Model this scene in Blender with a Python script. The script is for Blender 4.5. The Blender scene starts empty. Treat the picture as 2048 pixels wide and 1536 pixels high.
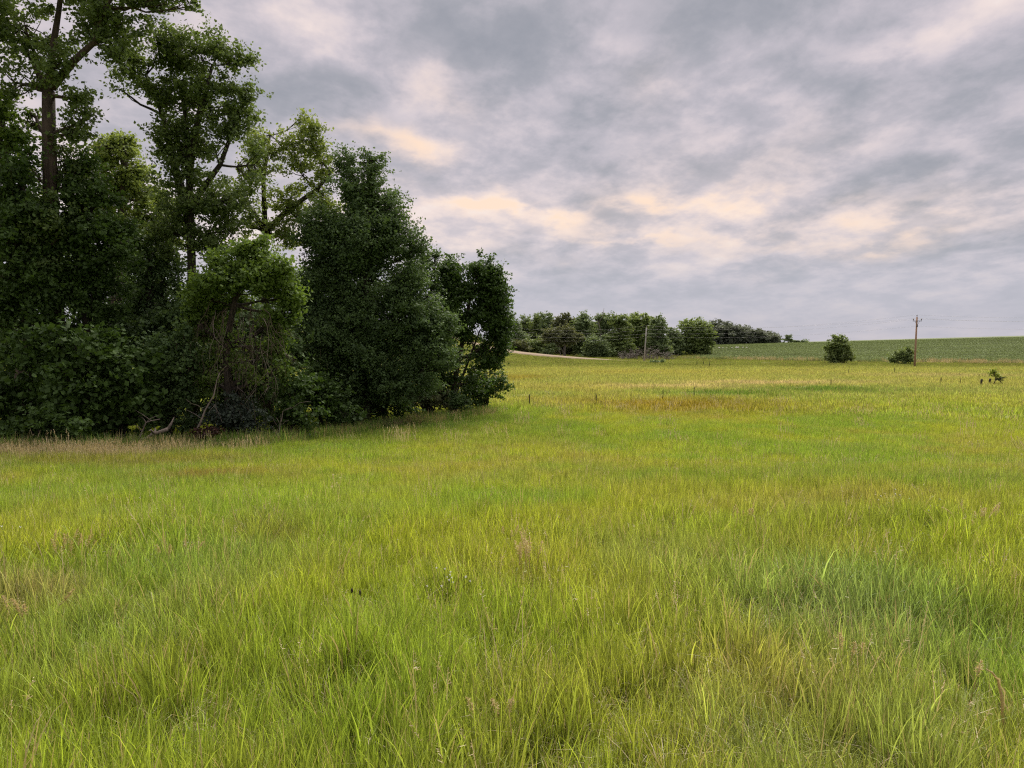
import bpy, math
import numpy as np
from mathutils import Vector

sc = bpy.context.scene
C = sc.collection
R = math.radians
rng = np.random.default_rng(7)

# ------------------------------------------------------------------ camera
F = 1480.0                       # focal length in pixels of the 2048 px photograph
HZ = 690.0                       # row of the true horizon
EYE = 4.4
PITCH = math.atan((768 - HZ) / F)
cam_d = bpy.data.cameras.new('camera')
cam = bpy.data.objects.new('camera', cam_d)
C.objects.link(cam)
cam_d.sensor_width = 36.0
cam_d.lens = 36.0 * F / 2048.0
cam_d.clip_start = 0.05
cam_d.clip_end = 20000
cam.location = (0, 0, EYE)
cam.rotation_euler = (R(90) - PITCH, 0, 0)
sc.camera = cam


def ray(px, py):
    """direction through a pixel of the photograph, scaled so that y = 1"""
    u, v = (px - 1024) / F, (768 - py) / F
    cy, sy = math.cos(PITCH), math.sin(PITCH)
    d = np.array([u, cy + v * sy, v * cy - sy])
    return d / d[1]


def at(px, py, Y):
    d = ray(px, py)
    return np.array([d[0] * Y, Y, EYE + d[2] * Y])


# ------------------------------------------------------------------ light
EXPO = 2.4
SUN_AZ, SUN_EL = R(16), R(50)    # behind the broken glow, ahead and a little right
sc.view_settings.view_transform = 'Standard'
sc.view_settings.look = 'None'
sc.view_settings.exposure = EXPO
sc.view_settings.gamma = 1.0
sc.view_settings.use_curve_mapping = False

sun_d = bpy.data.lights.new('sun', 'SUN')
sun_d.energy = 1.5
sun_d.angle = R(50)
sun_d.color = (1.0, 0.93, 0.82)
sun = bpy.data.objects.new('sun', sun_d)
C.objects.link(sun)
sdir = Vector((math.sin(SUN_AZ) * math.cos(SUN_EL), math.cos(SUN_AZ) * math.cos(SUN_EL), math.sin(SUN_EL)))
sun.rotation_euler = (-sdir).to_track_quat('-Z', 'Y').to_euler()
sun.location = (60, 60, 120)

cy = sc.cycles
cy.max_bounces = 6
cy.diffuse_bounces = 4
cy.glossy_bounces = 2
cy.transmission_bounces = 4
cy.transparent_max_bounces = 4
cy.use_denoising = False
cy.filter_width = 1.2


def lin(r, g, b):
    f = lambda c: c / 12.92 if c <= 0.04045 else ((c + 0.055) / 1.055) ** 2.4
    return (f(r / 255), f(g / 255), f(b / 255))


class Net:
    """short hand for node trees"""
    def __init__(s, nt):
        s.nt = nt

    def node(s, t, **kw):
        n = s.nt.nodes.new(t)
        for k, v in kw.items():
            setattr(n, k, v)
        return n

    def put(s, sock, v):
        if isinstance(v, bpy.types.NodeSocket):
            s.nt.links.new(v, sock)
        elif v is not None:
            sock.default_value = v

    def m(s, op, a, b=None, c=None, clamp=False):
        n = s.node('ShaderNodeMath', operation=op, use_clamp=clamp)
        s.put(n.inputs[0], a)
        s.put(n.inputs[1], b)
        s.put(n.inputs[2], c)
        return n.outputs[0]

    def noise(s, vec, scale, detail=4, rough=0.5, dist=0.0, out='Fac'):
        n = s.node('ShaderNodeTexNoise')
        s.put(n.inputs['Vector'], vec)
        n.inputs['Scale'].default_value = scale
        n.inputs['Detail'].default_value = detail
        n.inputs['Roughness'].default_value = rough
        n.inputs['Distortion'].default_value = dist
        return n.outputs[out]

    def mix(s, fac, a, b, blend='MIX'):
        n = s.node('ShaderNodeMix', data_type='RGBA', blend_type=blend)
        s.put(n.inputs[0], fac)
        s.put(n.inputs[6], a)
        s.put(n.inputs[7], b)
        return n.outputs[2]

    def ramp(s, fac, stops, interp='LINEAR'):
        n = s.node('ShaderNodeValToRGB')
        cr = n.color_ramp
        cr.interpolation = interp
        while len(cr.elements) < len(stops):
            cr.elements.new(0.5)
        for e, (p, c) in zip(cr.elements, stops):
            e.position = p
            e.color = (*c[:3], 1)
        s.put(n.inputs[0], fac)
        return n.outputs[0]

    def maprange(s, v, a, b, c=0.0, d=1.0, smooth=True):
        n = s.node('ShaderNodeMapRange', interpolation_type='SMOOTHSTEP' if smooth else 'LINEAR')
        s.put(n.inputs[0], v)
        for i, q in zip((1, 2, 3, 4), (a, b, c, d)):
            n.inputs[i].default_value = q
        return n.outputs[0]


# ---- the overcast sky: Nishita sky behind a nearly closed cloud deck
W = bpy.data.worlds.new('World')
sc.world = W
W.use_nodes = True
W.node_tree.nodes.clear()
n = Net(W.node_tree)
BG = 0.1
tc = n.node('ShaderNodeTexCoord').outputs['Generated']
sep = n.node('ShaderNodeSeparateXYZ')
n.put(sep.inputs[0], tc)
dx, dy, dz = sep.outputs
az = n.m('ARCTAN2', dx, dy)
el = n.m('ARCSINE', dz)
zz = n.m('ADD', n.m('MAXIMUM', dz, 0.0), 0.22)
comb = n.node('ShaderNodeCombineXYZ')
n.put(comb.inputs[0], n.m('DIVIDE', dx, zz))
n.put(comb.inputs[1], n.m('DIVIDE', dy, zz))
mapn = n.node('ShaderNodeMapping')
n.put(mapn.inputs[0], comb.outputs[0])
mapn.inputs['Rotation'].default_value = (0, 0, R(-24))
mapn.inputs['Scale'].default_value = (1.0, 0.80, 1.0)
mapn.inputs['Location'].default_value = (3.1, 1.7, 0)
P = mapn.outputs[0]
n1 = n.noise(P, 1.45, 11, 0.57, 0.12)
n2 = n.noise(P, 5.4, 8, 0.58, 0.10)
n3 = n.noise(P, 15.0, 6, 0.6, 0.0)
nw = n.noise(P, 3.0, 5, 0.55)
nv = n.noise(P, 4.0, 5, 0.55)
azw = n.m('ADD', az, n.m('MULTIPLY_ADD', nw, 0.22, -0.11))
elw = n.m('ADD', el, n.m('MULTIPLY_ADD', nv, 0.11, -0.055))


def blob(px, py, rx, ry, deg):
    """soft patch of cloud centred on the bearing and height of a photograph pixel"""
    d = ray(px, py)
    a0, e0 = math.atan2(d[0], d[1]), math.atan2(d[2], math.hypot(d[0], d[1]))
    ca, sa = math.cos(R(deg)), math.sin(R(deg))
    da, de = n.m('SUBTRACT', azw, a0), n.m('SUBTRACT', elw, e0)
    u = n.m('MULTIPLY_ADD', de, sa * F / rx, n.m('MULTIPLY', da, ca * F / rx))
    v = n.m('MULTIPLY_ADD', de, ca * F / ry, n.m('MULTIPLY', da, -sa * F / ry))
    q = n.m('MULTIPLY_ADD', u, u, n.m('MULTIPLY', v, v))
    return n.m('POWER', 0.3679, q)


V = n.m('MULTIPLY_ADD', n.maprange(n1, .34, .66), 0.40, 0.425)
V = n.m('ADD', V, n.m('MULTIPLY_ADD', n.maprange(n2, .32, .68, 0, 1), 0.34, -0.17))
V = n.m('ADD', V, n.m('MULTIPLY_ADD', n3, 0.20, -0.09))
for px, py, rx, ry, dg, amt in (
        (980, 100, 330, 80, -22, -.30), (1190, 310, 170, 75, 8, -.32), (620, 190, 130, 50, 0, -.18),
        (1640, 210, 330, 60, 16, -.20), (1860, 360, 230, 60, 18, -.24), (1740, 400, 110, 34, 8, -.12),
        (1960, 480, 150, 40, 6, -.20), (1280, 130, 50, 28, 0, -.22), (1380, 25, 300, 45, 0, -.20),
        (1000, 490, 190, 26, 0, -.10), (860, 330, 120, 36, -10, -.10), (380, 90, 160, 60, 0, -.06),
        (1100, -50, 800, 80, 0, -.16), (610, 55, 80, 60, -10, .12), (880, 185, 90, 60, -25, .24), (1320, 190, 50, 90, -12, .14),
        (1230, 75, 60, 50, 0, .18), (1800, 110, 260, 34, 18, .14), (1450, 320, 130, 50, 15, .14),
        (1930, 40, 200, 40, 14, .08), (800, 280, 80, 24, -5, .26), (960, 405, 100, 20, -12, .26),
        (1090, 432, 90, 18, -8, .26), (1360, 405, 140, 24, 3, .26), (1290, 478, 170, 13, 0, .18),
        (1740, 455, 160, 34, 6, .16), (1600, 520, 160, 12, 0, .12)):
    V = n.m('MULTIPLY_ADD', blob(px, py, rx, ry, dg), amt * 0.95, V)
G = None
for px, py, rx, ry, dg, amt in (
        (790, 283, 80, 24, -5, 1.0), (950, 405, 100, 20, -12, .9), (1070, 432, 100, 20, -8, 1.0),
        (1370, 403, 140, 24, 3, .9), (1290, 478, 170, 12, 0, .6), (1790, 470, 60, 28, 0, .6),
        (1310, 170, 60, 70, 0, .12), (900, 185, 80, 40, -20, .25), (1560, 505, 120, 14, 0, .35),
        (1150, 440, 380, 60, 0, .24), (1760, 450, 280, 50, 5, .30), (1480, 330, 200, 50, 10, .2)):
    t = n.m('MULTIPLY', blob(px, py, rx, ry, dg), amt)
    G = t if G is None else n.m('ADD', G, t)
G = n.m('MULTIPLY', G, n.maprange(n2, 0.36, 0.62, 0.25, 1.0), clamp=True)
sky_stops = [(-0.0, lin(140, 143, 151)), (0.30, lin(163, 162, 169)), (0.52, lin(187, 181, 188)),
             (0.70, lin(210, 199, 203)), (0.92, lin(236, 219, 214)), (1.0, lin(242, 228, 222))]
cloud = n.ramp(V, sky_stops)
cloud = n.mix(n.m('MULTIPLY', G, 0.85), cloud, (*lin(255, 223, 194), 1))
low = n.maprange(el, 0.02, 0.17, 1.0, 0.0)
cloud = n.mix(n.m('MULTIPLY', low, 0.78), cloud, (*lin(180, 181, 196), 1))
# an overcast sky is brighter towards the zenith than near the horizon
zen = n.maprange(dz, 0.40, 1.0, 1.0, 2.0)
k = n.m('MULTIPLY', zen, 1.0 / BG / 2 ** EXPO)
scl = n.node('ShaderNodeVectorMath', operation='SCALE')
n.put(scl.inputs[0], cloud)
n.put(scl.inputs['Scale'], k)
skyt = n.node('ShaderNodeTexSky', sky_type='NISHITA', sun_disc=False)
skyt.sun_elevation = SUN_EL
skyt.sun_rotation = SUN_AZ
fin = n.mix(0.985, skyt.outputs[0], scl.outputs[0])
bg = n.node('ShaderNodeBackground')
n.put(bg.inputs[0], fin)
bg.inputs[1].default_value = BG
out = n.node('ShaderNodeOutputWorld')
n.put(out.inputs[0], bg.outputs[0])
W.cycles.sampling_method = 'MANUAL'
W.cycles.sample_map_resolution = 512

# ------------------------------------------------------------------ terrain
_hash = rng.random((256, 256))


def vnoise(x, y):
    xi, yi = np.floor(x).astype(int), np.floor(y).astype(int)
    fx, fy = x - xi, y - yi
    fx, fy = fx * fx * (3 - 2 * fx), fy * fy * (3 - 2 * fy)
    h = lambda i, j: _hash[i & 255, j & 255]
    a = h(xi, yi) * (1 - fx) + h(xi + 1, yi) * fx
    b = h(xi, yi + 1) * (1 - fx) + h(xi + 1, yi + 1) * fx
    return a * (1 - fy) + b * fy


def fbm(x, y, o=4):
    s, a, t = 0, 1.0, 0
    for i in range(o):
        s = s + a * vnoise(x * 2 ** i + 17.3 * i, y * 2 ** i + 9.1 * i)
        t += a
        a *= 0.55
    return s / t


def sstep(v, a, b):
    t = np.clip((v - a) / (b - a), 0, 1)
    return t * t * (3 - 2 * t)


_py = np.array([-400, -30, 0, 3, 6, 9, 13, 20, 30, 45, 60, 80, 4000.])
_zl = np.array([3.2, 2.85, 2.75, 2.68, 2.50, 2.25, 1.80, 1.08, .45, .12, 0, 0, 0])
_zr = np.array([3.2, 2.85, 2.75, 2.72, 2.66, 2.52, 1.98, 1.02, .48, .12, 0, 0, 0])


def height(x, y):
    x, y = np.asarray(x, float), np.asarray(y, float)
    yy = y
    wl = sstep(x, 0.0, 5.0)
    z = 0.0
    for dy_, w in ((-1.2, .25), (0, .5), (1.2, .25)):
        z = z + w * (np.interp(yy + dy_, _py, _zl) * (1 - wl) + np.interp(yy + dy_, _py, _zr) * wl)
    # the road climbs a hill at the left
    hill = np.minimum(1.95 * np.exp(-x / 15.0), 9.0) * sstep(y, 138, 196)
    # the crop field rises to a crest
    top = np.clip(6.4 + (x - 196) * 0.028, 4.2, 12)
    rise = top * sstep(y, 150, 445) * sstep(x, -60, 110)
    down = -10.0 * sstep(y, 450, 900)
    z = z + hill + rise + down * sstep(y, 450, 900)
    z = z + 0.12 * (fbm(x / 14, y / 14, 3) - 0.5) * sstep(y, 12, 30)
    z = z + 0.10 * (fbm(x / 2.2 + 5, y / 2.2, 2) - 0.5) * (1 - sstep(y, 60, 110))
    return z


def ground(px, py):
    """where the sight line of a pixel meets the ground"""
    d = ray(px, py)
    t = np.concatenate([np.arange(1.5, 120, .05), np.arange(120, 900, .25)])
    g = EYE + d[2] * t - height(d[0] * t, t) - .33 * sstep(t, 10, 18)      # the grass tops hide the last bit of ground
    i = int(np.argmax(g < 0))
    return d[0] * t[i], t[i]


# ------------------------------------------------------------------ mesh helpers
def mesh_obj(name, verts, faces, mat, parent=None, smooth=False):
    me = bpy.data.meshes.new(name)
    me.from_pydata([tuple(v) for v in verts], [], faces)
    if mat:
        me.materials.append(mat)
    if smooth:
        me.polygons.foreach_set('use_smooth', [True] * len(me.polygons))
    o = bpy.data.objects.new(name, me)
    C.objects.link(o)
    if parent:
        o.parent = parent
        o.location = -Vector(parent.location)
    return o


def quads_obj(name, V4, mat, parent=None):
    """V4: (n,4,3) separate quads, fast"""
    nq = len(V4)
    me = bpy.data.meshes.new(name)
    me.vertices.add(nq * 4)
    me.vertices.foreach_set('co', np.ascontiguousarray(V4, np.float32).ravel())
    me.loops.add(nq * 4)
    me.loops.foreach_set('vertex_index', np.arange(nq * 4, dtype=np.int32))
    me.polygons.add(nq)
    me.polygons.foreach_set('loop_start', np.arange(0, nq * 4, 4, dtype=np.int32))
    me.update(calc_edges=True)
    me.materials.append(mat)
    o = bpy.data.objects.new(name, me)
    C.objects.link(o)
    if parent:
        o.parent = parent
        o.location = -Vector(parent.location)
    return o


def tag(o, label=None, cat=None, group=None, kind=None):
    for k, v in (('label', label), ('category', cat), ('group', group), ('kind', kind)):
        if v:
            o[k] = v
    return o


def thing(name, label, cat, loc, group=None):
    o = bpy.data.objects.new(name, None)
    o.empty_display_size = 0.3
    C.objects.link(o)
    o.location = tuple(float(v) for v in loc)
    return tag(o, label, cat, group)


class MB:
    def __init__(s):
        s.v, s.f = [], []

    def tube(s, pts, radii, sides=6, cap=True):
        pts = [np.asarray(p, float) for p in pts]
        b = len(s.v)
        prev = None
        for i, p in enumerate(pts):
            t = pts[min(i + 1, len(pts) - 1)] - pts[max(i - 1, 0)]
            t = t / (np.linalg.norm(t) + 1e-9)
            if prev is None:
                a = np.cross(t, [0.31, 0.95, 0.05])
                if np.linalg.norm(a) < 0.1:
                    a = np.cross(t, [1, 0, 0])
            else:
                a = prev - t * np.dot(prev, t)
            a = a / (np.linalg.norm(a) + 1e-9)
            prev = a
            c = np.cross(t, a)
            for k in range(sides):
                w = 2 * math.pi * k / sides
                s.v.append(p + radii[i] * (math.cos(w) * a + math.sin(w) * c))
        for i in range(len(pts) - 1):
            for k in range(sides):
                k2 = (k + 1) % sides
                s.f.append((b + i * sides + k, b + i * sides + k2, b + (i + 1) * sides + k2, b + (i + 1) * sides + k))
        if cap:
            s.f.append(tuple(b + k for k in reversed(range(sides))))
            e = b + (len(pts) - 1) * sides
            s.f.append(tuple(e + k for k in range(sides)))

    def box(s, c, h, ax=None):
        c = np.asarray(c, float)
        A = np.eye(3) if ax is None else np.asarray(ax, float)
        b = len(s.v)
        for i in (-1, 1):
            for j in (-1, 1):
                for k in (-1, 1):
                    s.v.append(c + i * h[0] * A[0] + j * h[1] * A[1] + k * h[2] * A[2])
        for f in ((0, 1, 3, 2), (4, 6, 7, 5), (0, 4, 5, 1), (2, 3, 7, 6), (0, 2, 6, 4), (1, 5, 7, 3)):
            s.f.append(tuple(b + q for q in f))

    def build(s, name, mat, parent=None, smooth=True):
        return mesh_obj(name, s.v, s.f, mat, parent, smooth)


def unit(a):
    return a / (np.linalg.norm(a, axis=-1, keepdims=True) + 1e-9)


# ------------------------------------------------------------------ materials
def new_mat(name):
    m = bpy.data.materials.new(name)
    m.use_nodes = True
    m.node_tree.nodes.clear()
    return m, Net(m.node_tree)


def finish(n, shader):
    o = n.node('ShaderNodeOutputMaterial')
    n.put(o.inputs[0], shader)


def diffuse(n, col, rough=0.9, normal=None):
    p = n.node('ShaderNodeBsdfPrincipled')
    n.put(p.inputs['Base Color'], col)
    p.inputs['Roughness'].default_value = rough
    p.inputs['Specular IOR Level'].default_value = 0.25
    if normal is not None:
        n.put(p.inputs['Normal'], normal)
    return p.outputs[0]


def add_sh(n, fac, a, b):
    mx = n.node('ShaderNodeMixShader')
    n.put(mx.inputs[0], fac)
    n.put(mx.inputs[1], a)
    n.put(mx.inputs[2], b)
    return mx.outputs[0]


def leaf_mat(name, dark, light, trans=0.3, dead=None, dead_share=0.0):
    m, n = new_mat(name)
    g = n.node('ShaderNodeNewGeometry')
    rnd = g.outputs['Random Per Island']
    big = n.noise(g.outputs['Position'], 0.75, 4, 0.65)
    f = n.m('MULTIPLY_ADD', rnd, 0.60, n.m('MULTIPLY_ADD', big, 1.9, -0.75), clamp=True)
    col = n.mix(f, (*dark, 1), (*light, 1))
    if dead:
        r2 = n.m('FRACT', n.m('MULTIPLY', rnd, 37.31))
        col = n.mix(n.m('LESS_THAN', r2, dead_share), col, (*dead, 1))
    sh = diffuse(n, col, 0.65)
    t = n.node('ShaderNodeBsdfTranslucent')
    n.put(t.inputs[0], n.mix(0.45, col, (light[0] * 1.7, light[1] * 1.6, light[2] * 0.7, 1)))
    finish(n, add_sh(n, trans, sh, t.outputs[0]))
    return m


def bark_mat(name, a, b, scale=9):
    m, n = new_mat(name)
    tcn = n.node('ShaderNodeNewGeometry').outputs['Position']
    mp = n.node('ShaderNodeMapping')
    n.put(mp.inputs[0], tcn)
    mp.inputs['Scale'].default_value = (1, 1, 0.18)
    f = n.noise(mp.outputs[0], scale, 6, 0.65, 0.4)
    col = n.ramp(f, [(0.34, a), (0.66, b)])
    bp = n.node('ShaderNodeBump')
    bp.inputs['Strength'].default_value = 0.8
    bp.inputs['Distance'].default_value = 0.04
    n.put(bp.inputs['Height'], f)
    finish(n, diffuse(n, col, 0.9, bp.outputs[0]))
    return m


def plain_mat(name, a, b, scale=6, rough=0.85):
    m, n = new_mat(name)
    f = n.noise(n.node('ShaderNodeNewGeometry').outputs['Position'], scale, 5, 0.6)
    finish(n, diffuse(n, n.ramp(f, [(0.3, a), (0.7, b)]), rough))
    return m


M = {}
M['leaf_dark'] = leaf_mat('dark_leaves', (0.0439, 0.0790, 0.0309), (0.1011, 0.1646, 0.0500), .28)
M['leaf_deep'] = leaf_mat('deep_green_leaves', (0.0271, 0.0513, 0.0136), (0.0664, 0.1235, 0.0213), .28)
M['leaf_tall'] = leaf_mat('cottonwood_leaves', (0.0530, 0.0859, 0.0278), (0.1268, 0.1841, 0.0488), .33)
M['leaf_lit'] = leaf_mat('lit_yellow_green_leaves', (0.0841, 0.1274, 0.0325), (0.2055, 0.2655, 0.0614), .38)  # light falling on these crowns is put into a paler, yellower leaf colour
M['leaf_bright'] = leaf_mat('bright_green_leaves', (0.0551, 0.0999, 0.0192), (0.1317, 0.2081, 0.0330), .36)
M['leaf_grey'] = leaf_mat('grey_green_leaves', (.030, .046, .034), (.070, .092, .066), .22)
M['leaf_far'] = leaf_mat('hazed_green_leaves', (0.0831, 0.1276, 0.0466), (0.1941, 0.2551, 0.0776), .25)  # leaf colour lightened in place of haze over the far wood
M['leaf_far_dark'] = leaf_mat('hazed_dark_leaves', (0.0867, 0.1294, 0.0575), (0.1873, 0.2517, 0.1017), .22)  # darker far leaves, lifted the same way instead of hazy air
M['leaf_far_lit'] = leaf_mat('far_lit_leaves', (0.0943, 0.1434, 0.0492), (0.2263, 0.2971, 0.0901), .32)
M['leaf_olive'] = leaf_mat('olive_leaves', (0.0613, 0.0751, 0.0334), (0.1286, 0.1448, 0.0613), .3)
M['leaf_rust'] = leaf_mat('rust_leaves', (0.0216, 0.0086, 0.0058), (0.0540, 0.0216, 0.0130), .2)
M['leaf_sapling'] = leaf_mat('sapling_leaves', (.12, .16, .026), (.25, .31, .045), .4)
M['twig'] = leaf_mat('dead_twig', (.040, .028, .020), (.095, .070, .050), .05)
M['twig_grey'] = leaf_mat('grey_dead_twig', (.085, .072, .060), (.170, .140, .118), .05)
M['bark'] = bark_mat('grey_brown_bark', (.030, .022, .017), (.085, .064, .050))
M['bark_dark'] = bark_mat('dark_bark', (.016, .013, .010), (.042, .034, .027))
M['bark_pale'] = bark_mat('pale_bark', (.12, .105, .090), (.25, .225, .195))
M['dead_wood'] = bark_mat('bleached_dead_wood', (.11, .090, .072), (.22, .185, .150))
M['pole_brown'] = bark_mat('reddish_pole_wood', (.25, .150, .100), (.38, .245, .175), 14)
M['pole_grey'] = bark_mat('weathered_pole_wood', (.26, .25, .225), (.40, .385, .35), 14)
M['post'] = plain_mat('dark_fence_wood', (.020, .017, .013), (.055, .046, .036), 14)
M['metal'] = plain_mat('dark_metal', (.03, .03, .032), (.06, .06, .064), 8, .5)
M['porcelain'] = plain_mat('insulator_glaze', (.10, .09, .09), (.2, .18, .18), 8, .3)
M['wire'] = plain_mat('wire_metal', (.2, .2, .205), (.3, .3, .305), 3, .5)
M['gravel'] = plain_mat('gravel_road', (.135, .098, .062), (.21, .158, .105), 0.7, .95)
M['rock'] = plain_mat('pale_stone', (.30, .29, .27), (.45, .43, .40), 2)
M['white_petal'] = plain_mat('white_petals', (.50, .50, .42), (.66, .66, .58), 30)
M['seed'] = leaf_mat('tan_seed_head', (.34, .26, .13), (.54, .44, .25), .3)
M['seed_dark'] = plain_mat('dark_seed_head', (.02, .014, .010), (.05, .035, .026), 30)

# ------------------------------------------------------------------ colour of the meadow plants by place
GREEN = np.array([.192, .290, .038])
YGREEN = np.array([.280, .332, .038])
BGREEN = np.array([.220, .300, .120])
OLIVE = np.array([.290, .275, .070])
OCHRE = np.array([.225, .186, .026])
TAN = np.array([.430, .365, .205])
RED = np.array([.220, .135, .055])
DKGREEN = np.array([.085, .145, .026])
PATCHES = []       # x, y, rx, ry, colour, strength


def patch(px, py, rpx, ry, col, s, mean_y=None):
    x, y = ground(px, py)
    PATCHES.append((x, y, rpx * y / F, ry, col, s))


patch(1340, 804, 175, 6.5, OCHRE, 1.15)
patch(1430, 800, 130, 6, OCHRE, .55)
patch(1620, 806, 160, 6, OCHRE * 1.1, .3)
patch(1110, 800, 70, 4, OLIVE, .6)
patch(1035, 752, 60, 7, OCHRE, .8)
patch(1180, 768, 160, 7, OLIVE * 1.1, .7)
patch(1540, 762, 180, 3.4, TAN, 1.3)
patch(1340, 769, 130, 3.5, TAN, 1.2)
patch(1300, 742, 230, 9, OLIVE * 1.15, .75)
patch(1640, 774, 130, 4.5, DKGREEN * 1.25, 1.2)
patch(1450, 781, 130, 3.5, DKGREEN * 1.35, 1.1)
patch(1900, 748, 170, 6, TAN * .85, .65)
patch(850, 838, 170, 5, DKGREEN * 1.15, 1.0)
patch(640, 858, 180, 3.6, DKGREEN * 1.2, .9)
patch(1010, 812, 60, 5, GREEN, .8)
patch(120, 893, 190, 1.7, TAN * .8, .55)
patch(420, 902, 120, 1.5, OLIVE * .9, .8)
patch(200, 912, 300, 2.2, OLIVE * .7, .75)
patch(430, 936, 110, 1.4, RED, .9)
patch(1000, 868, 300, 4, GREEN * .85, .6)
patch(1500, 940, 400, 3.0, GREEN * .85, .55)
patch(1850, 975, 260, 1.6, DKGREEN * 1.5, .7)
patch(1700, 1015, 330, 1.3, OLIVE * 1.05, .75)
patch(1900, 800, 200, 7, YGREEN * .95, .5)
patch(600, 1010, 260, 2.0, GREEN * 1.25, .45)
patch(560, 1100, 50, .4, RED, .5)
patch(80, 1225, 110, .4, TAN * .75, .6)
patch(1680, 1250, 260, 1.0, BGREEN, .65)
patch(1500, 1380, 120, .4, OLIVE, .6)
patch(1050, 1430, 140, .35, OLIVE * .9, .4)
patch(330, 1380, 120, .4, OLIVE * .8, .3)


def plant_colour(x, y):
    x, y = np.asarray(x, float), np.asarray(y, float)
    s = 1 + 0.05 * np.clip(y, 0, 200)            # plant patches read larger far off in the mown field
    a = fbm(x / 2.6 + 3, y / 3.6 + 8, 4)
    b = fbm(x / 9.0 + 40, y / 14.0 + 2, 4)
    c = fbm(x / 0.9 + 11, y / 1.2 + 31, 3)
    w = (np.clip((0.6 * a + 0.4 * b - 0.39) / 0.20, 0, 1) * (.55 + .45 * sstep(y, 3, 6.5)))[..., None]
    col = GREEN * (1 - w) + YGREEN * w
    o = np.clip((b * .5 + c * .5 - 0.52) / 0.16, 0, 1)[..., None] * (.38 + .3 * sstep(y, 8, 20)[..., None])
    col = col * (1 - o) + OLIVE * o
    bg_ = np.clip((fbm(x / 1.1 + 70, y / 1.5 + 19, 3) - 0.58) / 0.12, 0, 1)[..., None] * .25
    col = col * (1 - bg_) + BGREEN * bg_
    farw = sstep(y, 35, 75)[..., None] * .56  # paler straw far off; brightness of sunlit grass tips mixed into the colour
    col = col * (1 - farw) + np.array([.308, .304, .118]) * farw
    wob = (fbm(x / 3.0 + 9, y / 3.0 + 77, 3) - .5) * 1.6
    for X, Y, rx, ry, pc, st in PATCHES:
        q = ((x - X) / rx) ** 2 + ((y - Y) / ry) ** 2
        g = np.clip(st * np.exp(-q * (1 + wob)) * 1.0, 0, 1)[..., None]
        col = col * (1 - g) + pc * g
    # roadside bank and verge
    bank = sstep(y + 10 * (fbm(x / 12., y / 9., 3) - .5), 130, 158)[..., None]
    vb = (0.45 * GREEN + .35 * OLIVE + .2 * BGREEN) * .75
    bc = vb * (0.45 + .75 * fbm(x / 6., y / 4., 3)[..., None]) * (1 - .25 * sstep(y, 190, 240)[..., None])
    col = col * (1 - bank * .93) + bc * bank * .93
    return col


# ------------------------------------------------------------------ ground sheet
def axis(lo, hi, k, cnt, c0=0.0):
    t = np.linspace(-1, 1, cnt)
    v = np.sinh(t * k) / math.sinh(k)
    return np.where(v < 0, c0 + v * (c0 - lo), c0 + v * (hi - c0))


gx = axis(-6000, 6000, 6.2, 221)
gy = np.concatenate([np.linspace(-400, -12, 14), np.arange(-10, 60, 1.0), np.arange(60, 470, 4.0),
                     np.geomspace(480, 9000, 24)])
GX, GY = np.meshgrid(gx, gy)
GZ = height(GX, GY)
nx, ny = len(gx), len(gy)
gv = np.stack([GX.ravel(), GY.ravel(), GZ.ravel()], 1)
gf = [(j * nx + i, j * nx + i + 1, (j + 1) * nx + i + 1, (j + 1) * nx + i) for j in range(ny - 1) for i in range(nx - 1)]
m, n = new_mat('meadow_soil')
ca = n.node('ShaderNodeAttribute', attribute_name='plants')
pos = n.node('ShaderNodeNewGeometry').outputs['Position']
f1 = n.noise(pos, 2.3, 6, 0.65)
f2 = n.noise(pos, 0.25, 4, 0.6)
col = n.mix(n.m('MULTIPLY_ADD', f1, 1.0, -0.1, clamp=True), ca.outputs['Color'], (.13, .10, .045, 1))
col = n.mix(n.m('MULTIPLY', f2, 0.5), col, (.075, .085, .024, 1))
finish(n, diffuse(n, col, 0.95))
M['soil'] = m
gr = mesh_obj('ground', gv, gf, M['soil'], None, True)
att = gr.data.attributes.new('plants', 'FLOAT_COLOR', 'POINT')
pc = plant_colour(GX.ravel(), GY.ravel()) * .8
att.data.foreach_set('color', np.concatenate([pc, np.ones((len(pc), 1))], 1).astype(np.float32).ravel())
tag(gr, kind='structure')

# ------------------------------------------------------------------ gravel road
road = [(-75, 262), (-45, 236), (-22, 216), (-5, 205), (10, 195.5), (20, 190.5), (33, 185.5), (52, 180), (77, 171), (104, 158),
        (150, 140), (230, 108), (330, 66)]
rp = []
for i in range(len(road) - 1):
    for t in np.linspace(0, 1, 9, endpoint=False):
        a, b = np.array(road[i]), np.array(road[i + 1])
        p0 = np.array(road[max(i - 1, 0)])
        p3 = np.array(road[min(i + 2, len(road) - 1)])
        rp.append(0.5 * (2 * a + (b - p0) * t + (2 * p0 - 5 * a + 4 * b - p3) * t * t + (3 * a - p0 - 3 * b + p3) * t ** 3))
rp = np.array(rp)
tg = unit(np.gradient(rp, axis=0))
nm = np.stack([-tg[:, 1], tg[:, 0]], 1)
rv, rf = [], []
offs = (-4.4, -3.4, -2.2, 0, 2.2, 3.4, 4.4)
for p, q in zip(rp, nm):
    zc = height(*p)
    for o in offs:
        xx, yy = p + q * o
        cr0 = 0.70 - .66 * float(sstep(p[0], 4, 38))
        crown = cr0 - 0.02 * abs(o) if abs(o) < 4 else -0.3
        base = zc if abs(o) < 4 else height(xx, yy)
        rv.append((xx, yy, base + crown + 0.02))
L = len(offs)
for i in range(len(rp) - 1):
    for k in range(L - 1):
        rf.append((i * L + k, i * L + k + 1, (i + 1) * L + k + 1, (i + 1) * L + k))
tag(mesh_obj('gravel_road', rv, rf, M['gravel'], None, True), kind='structure')


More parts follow.
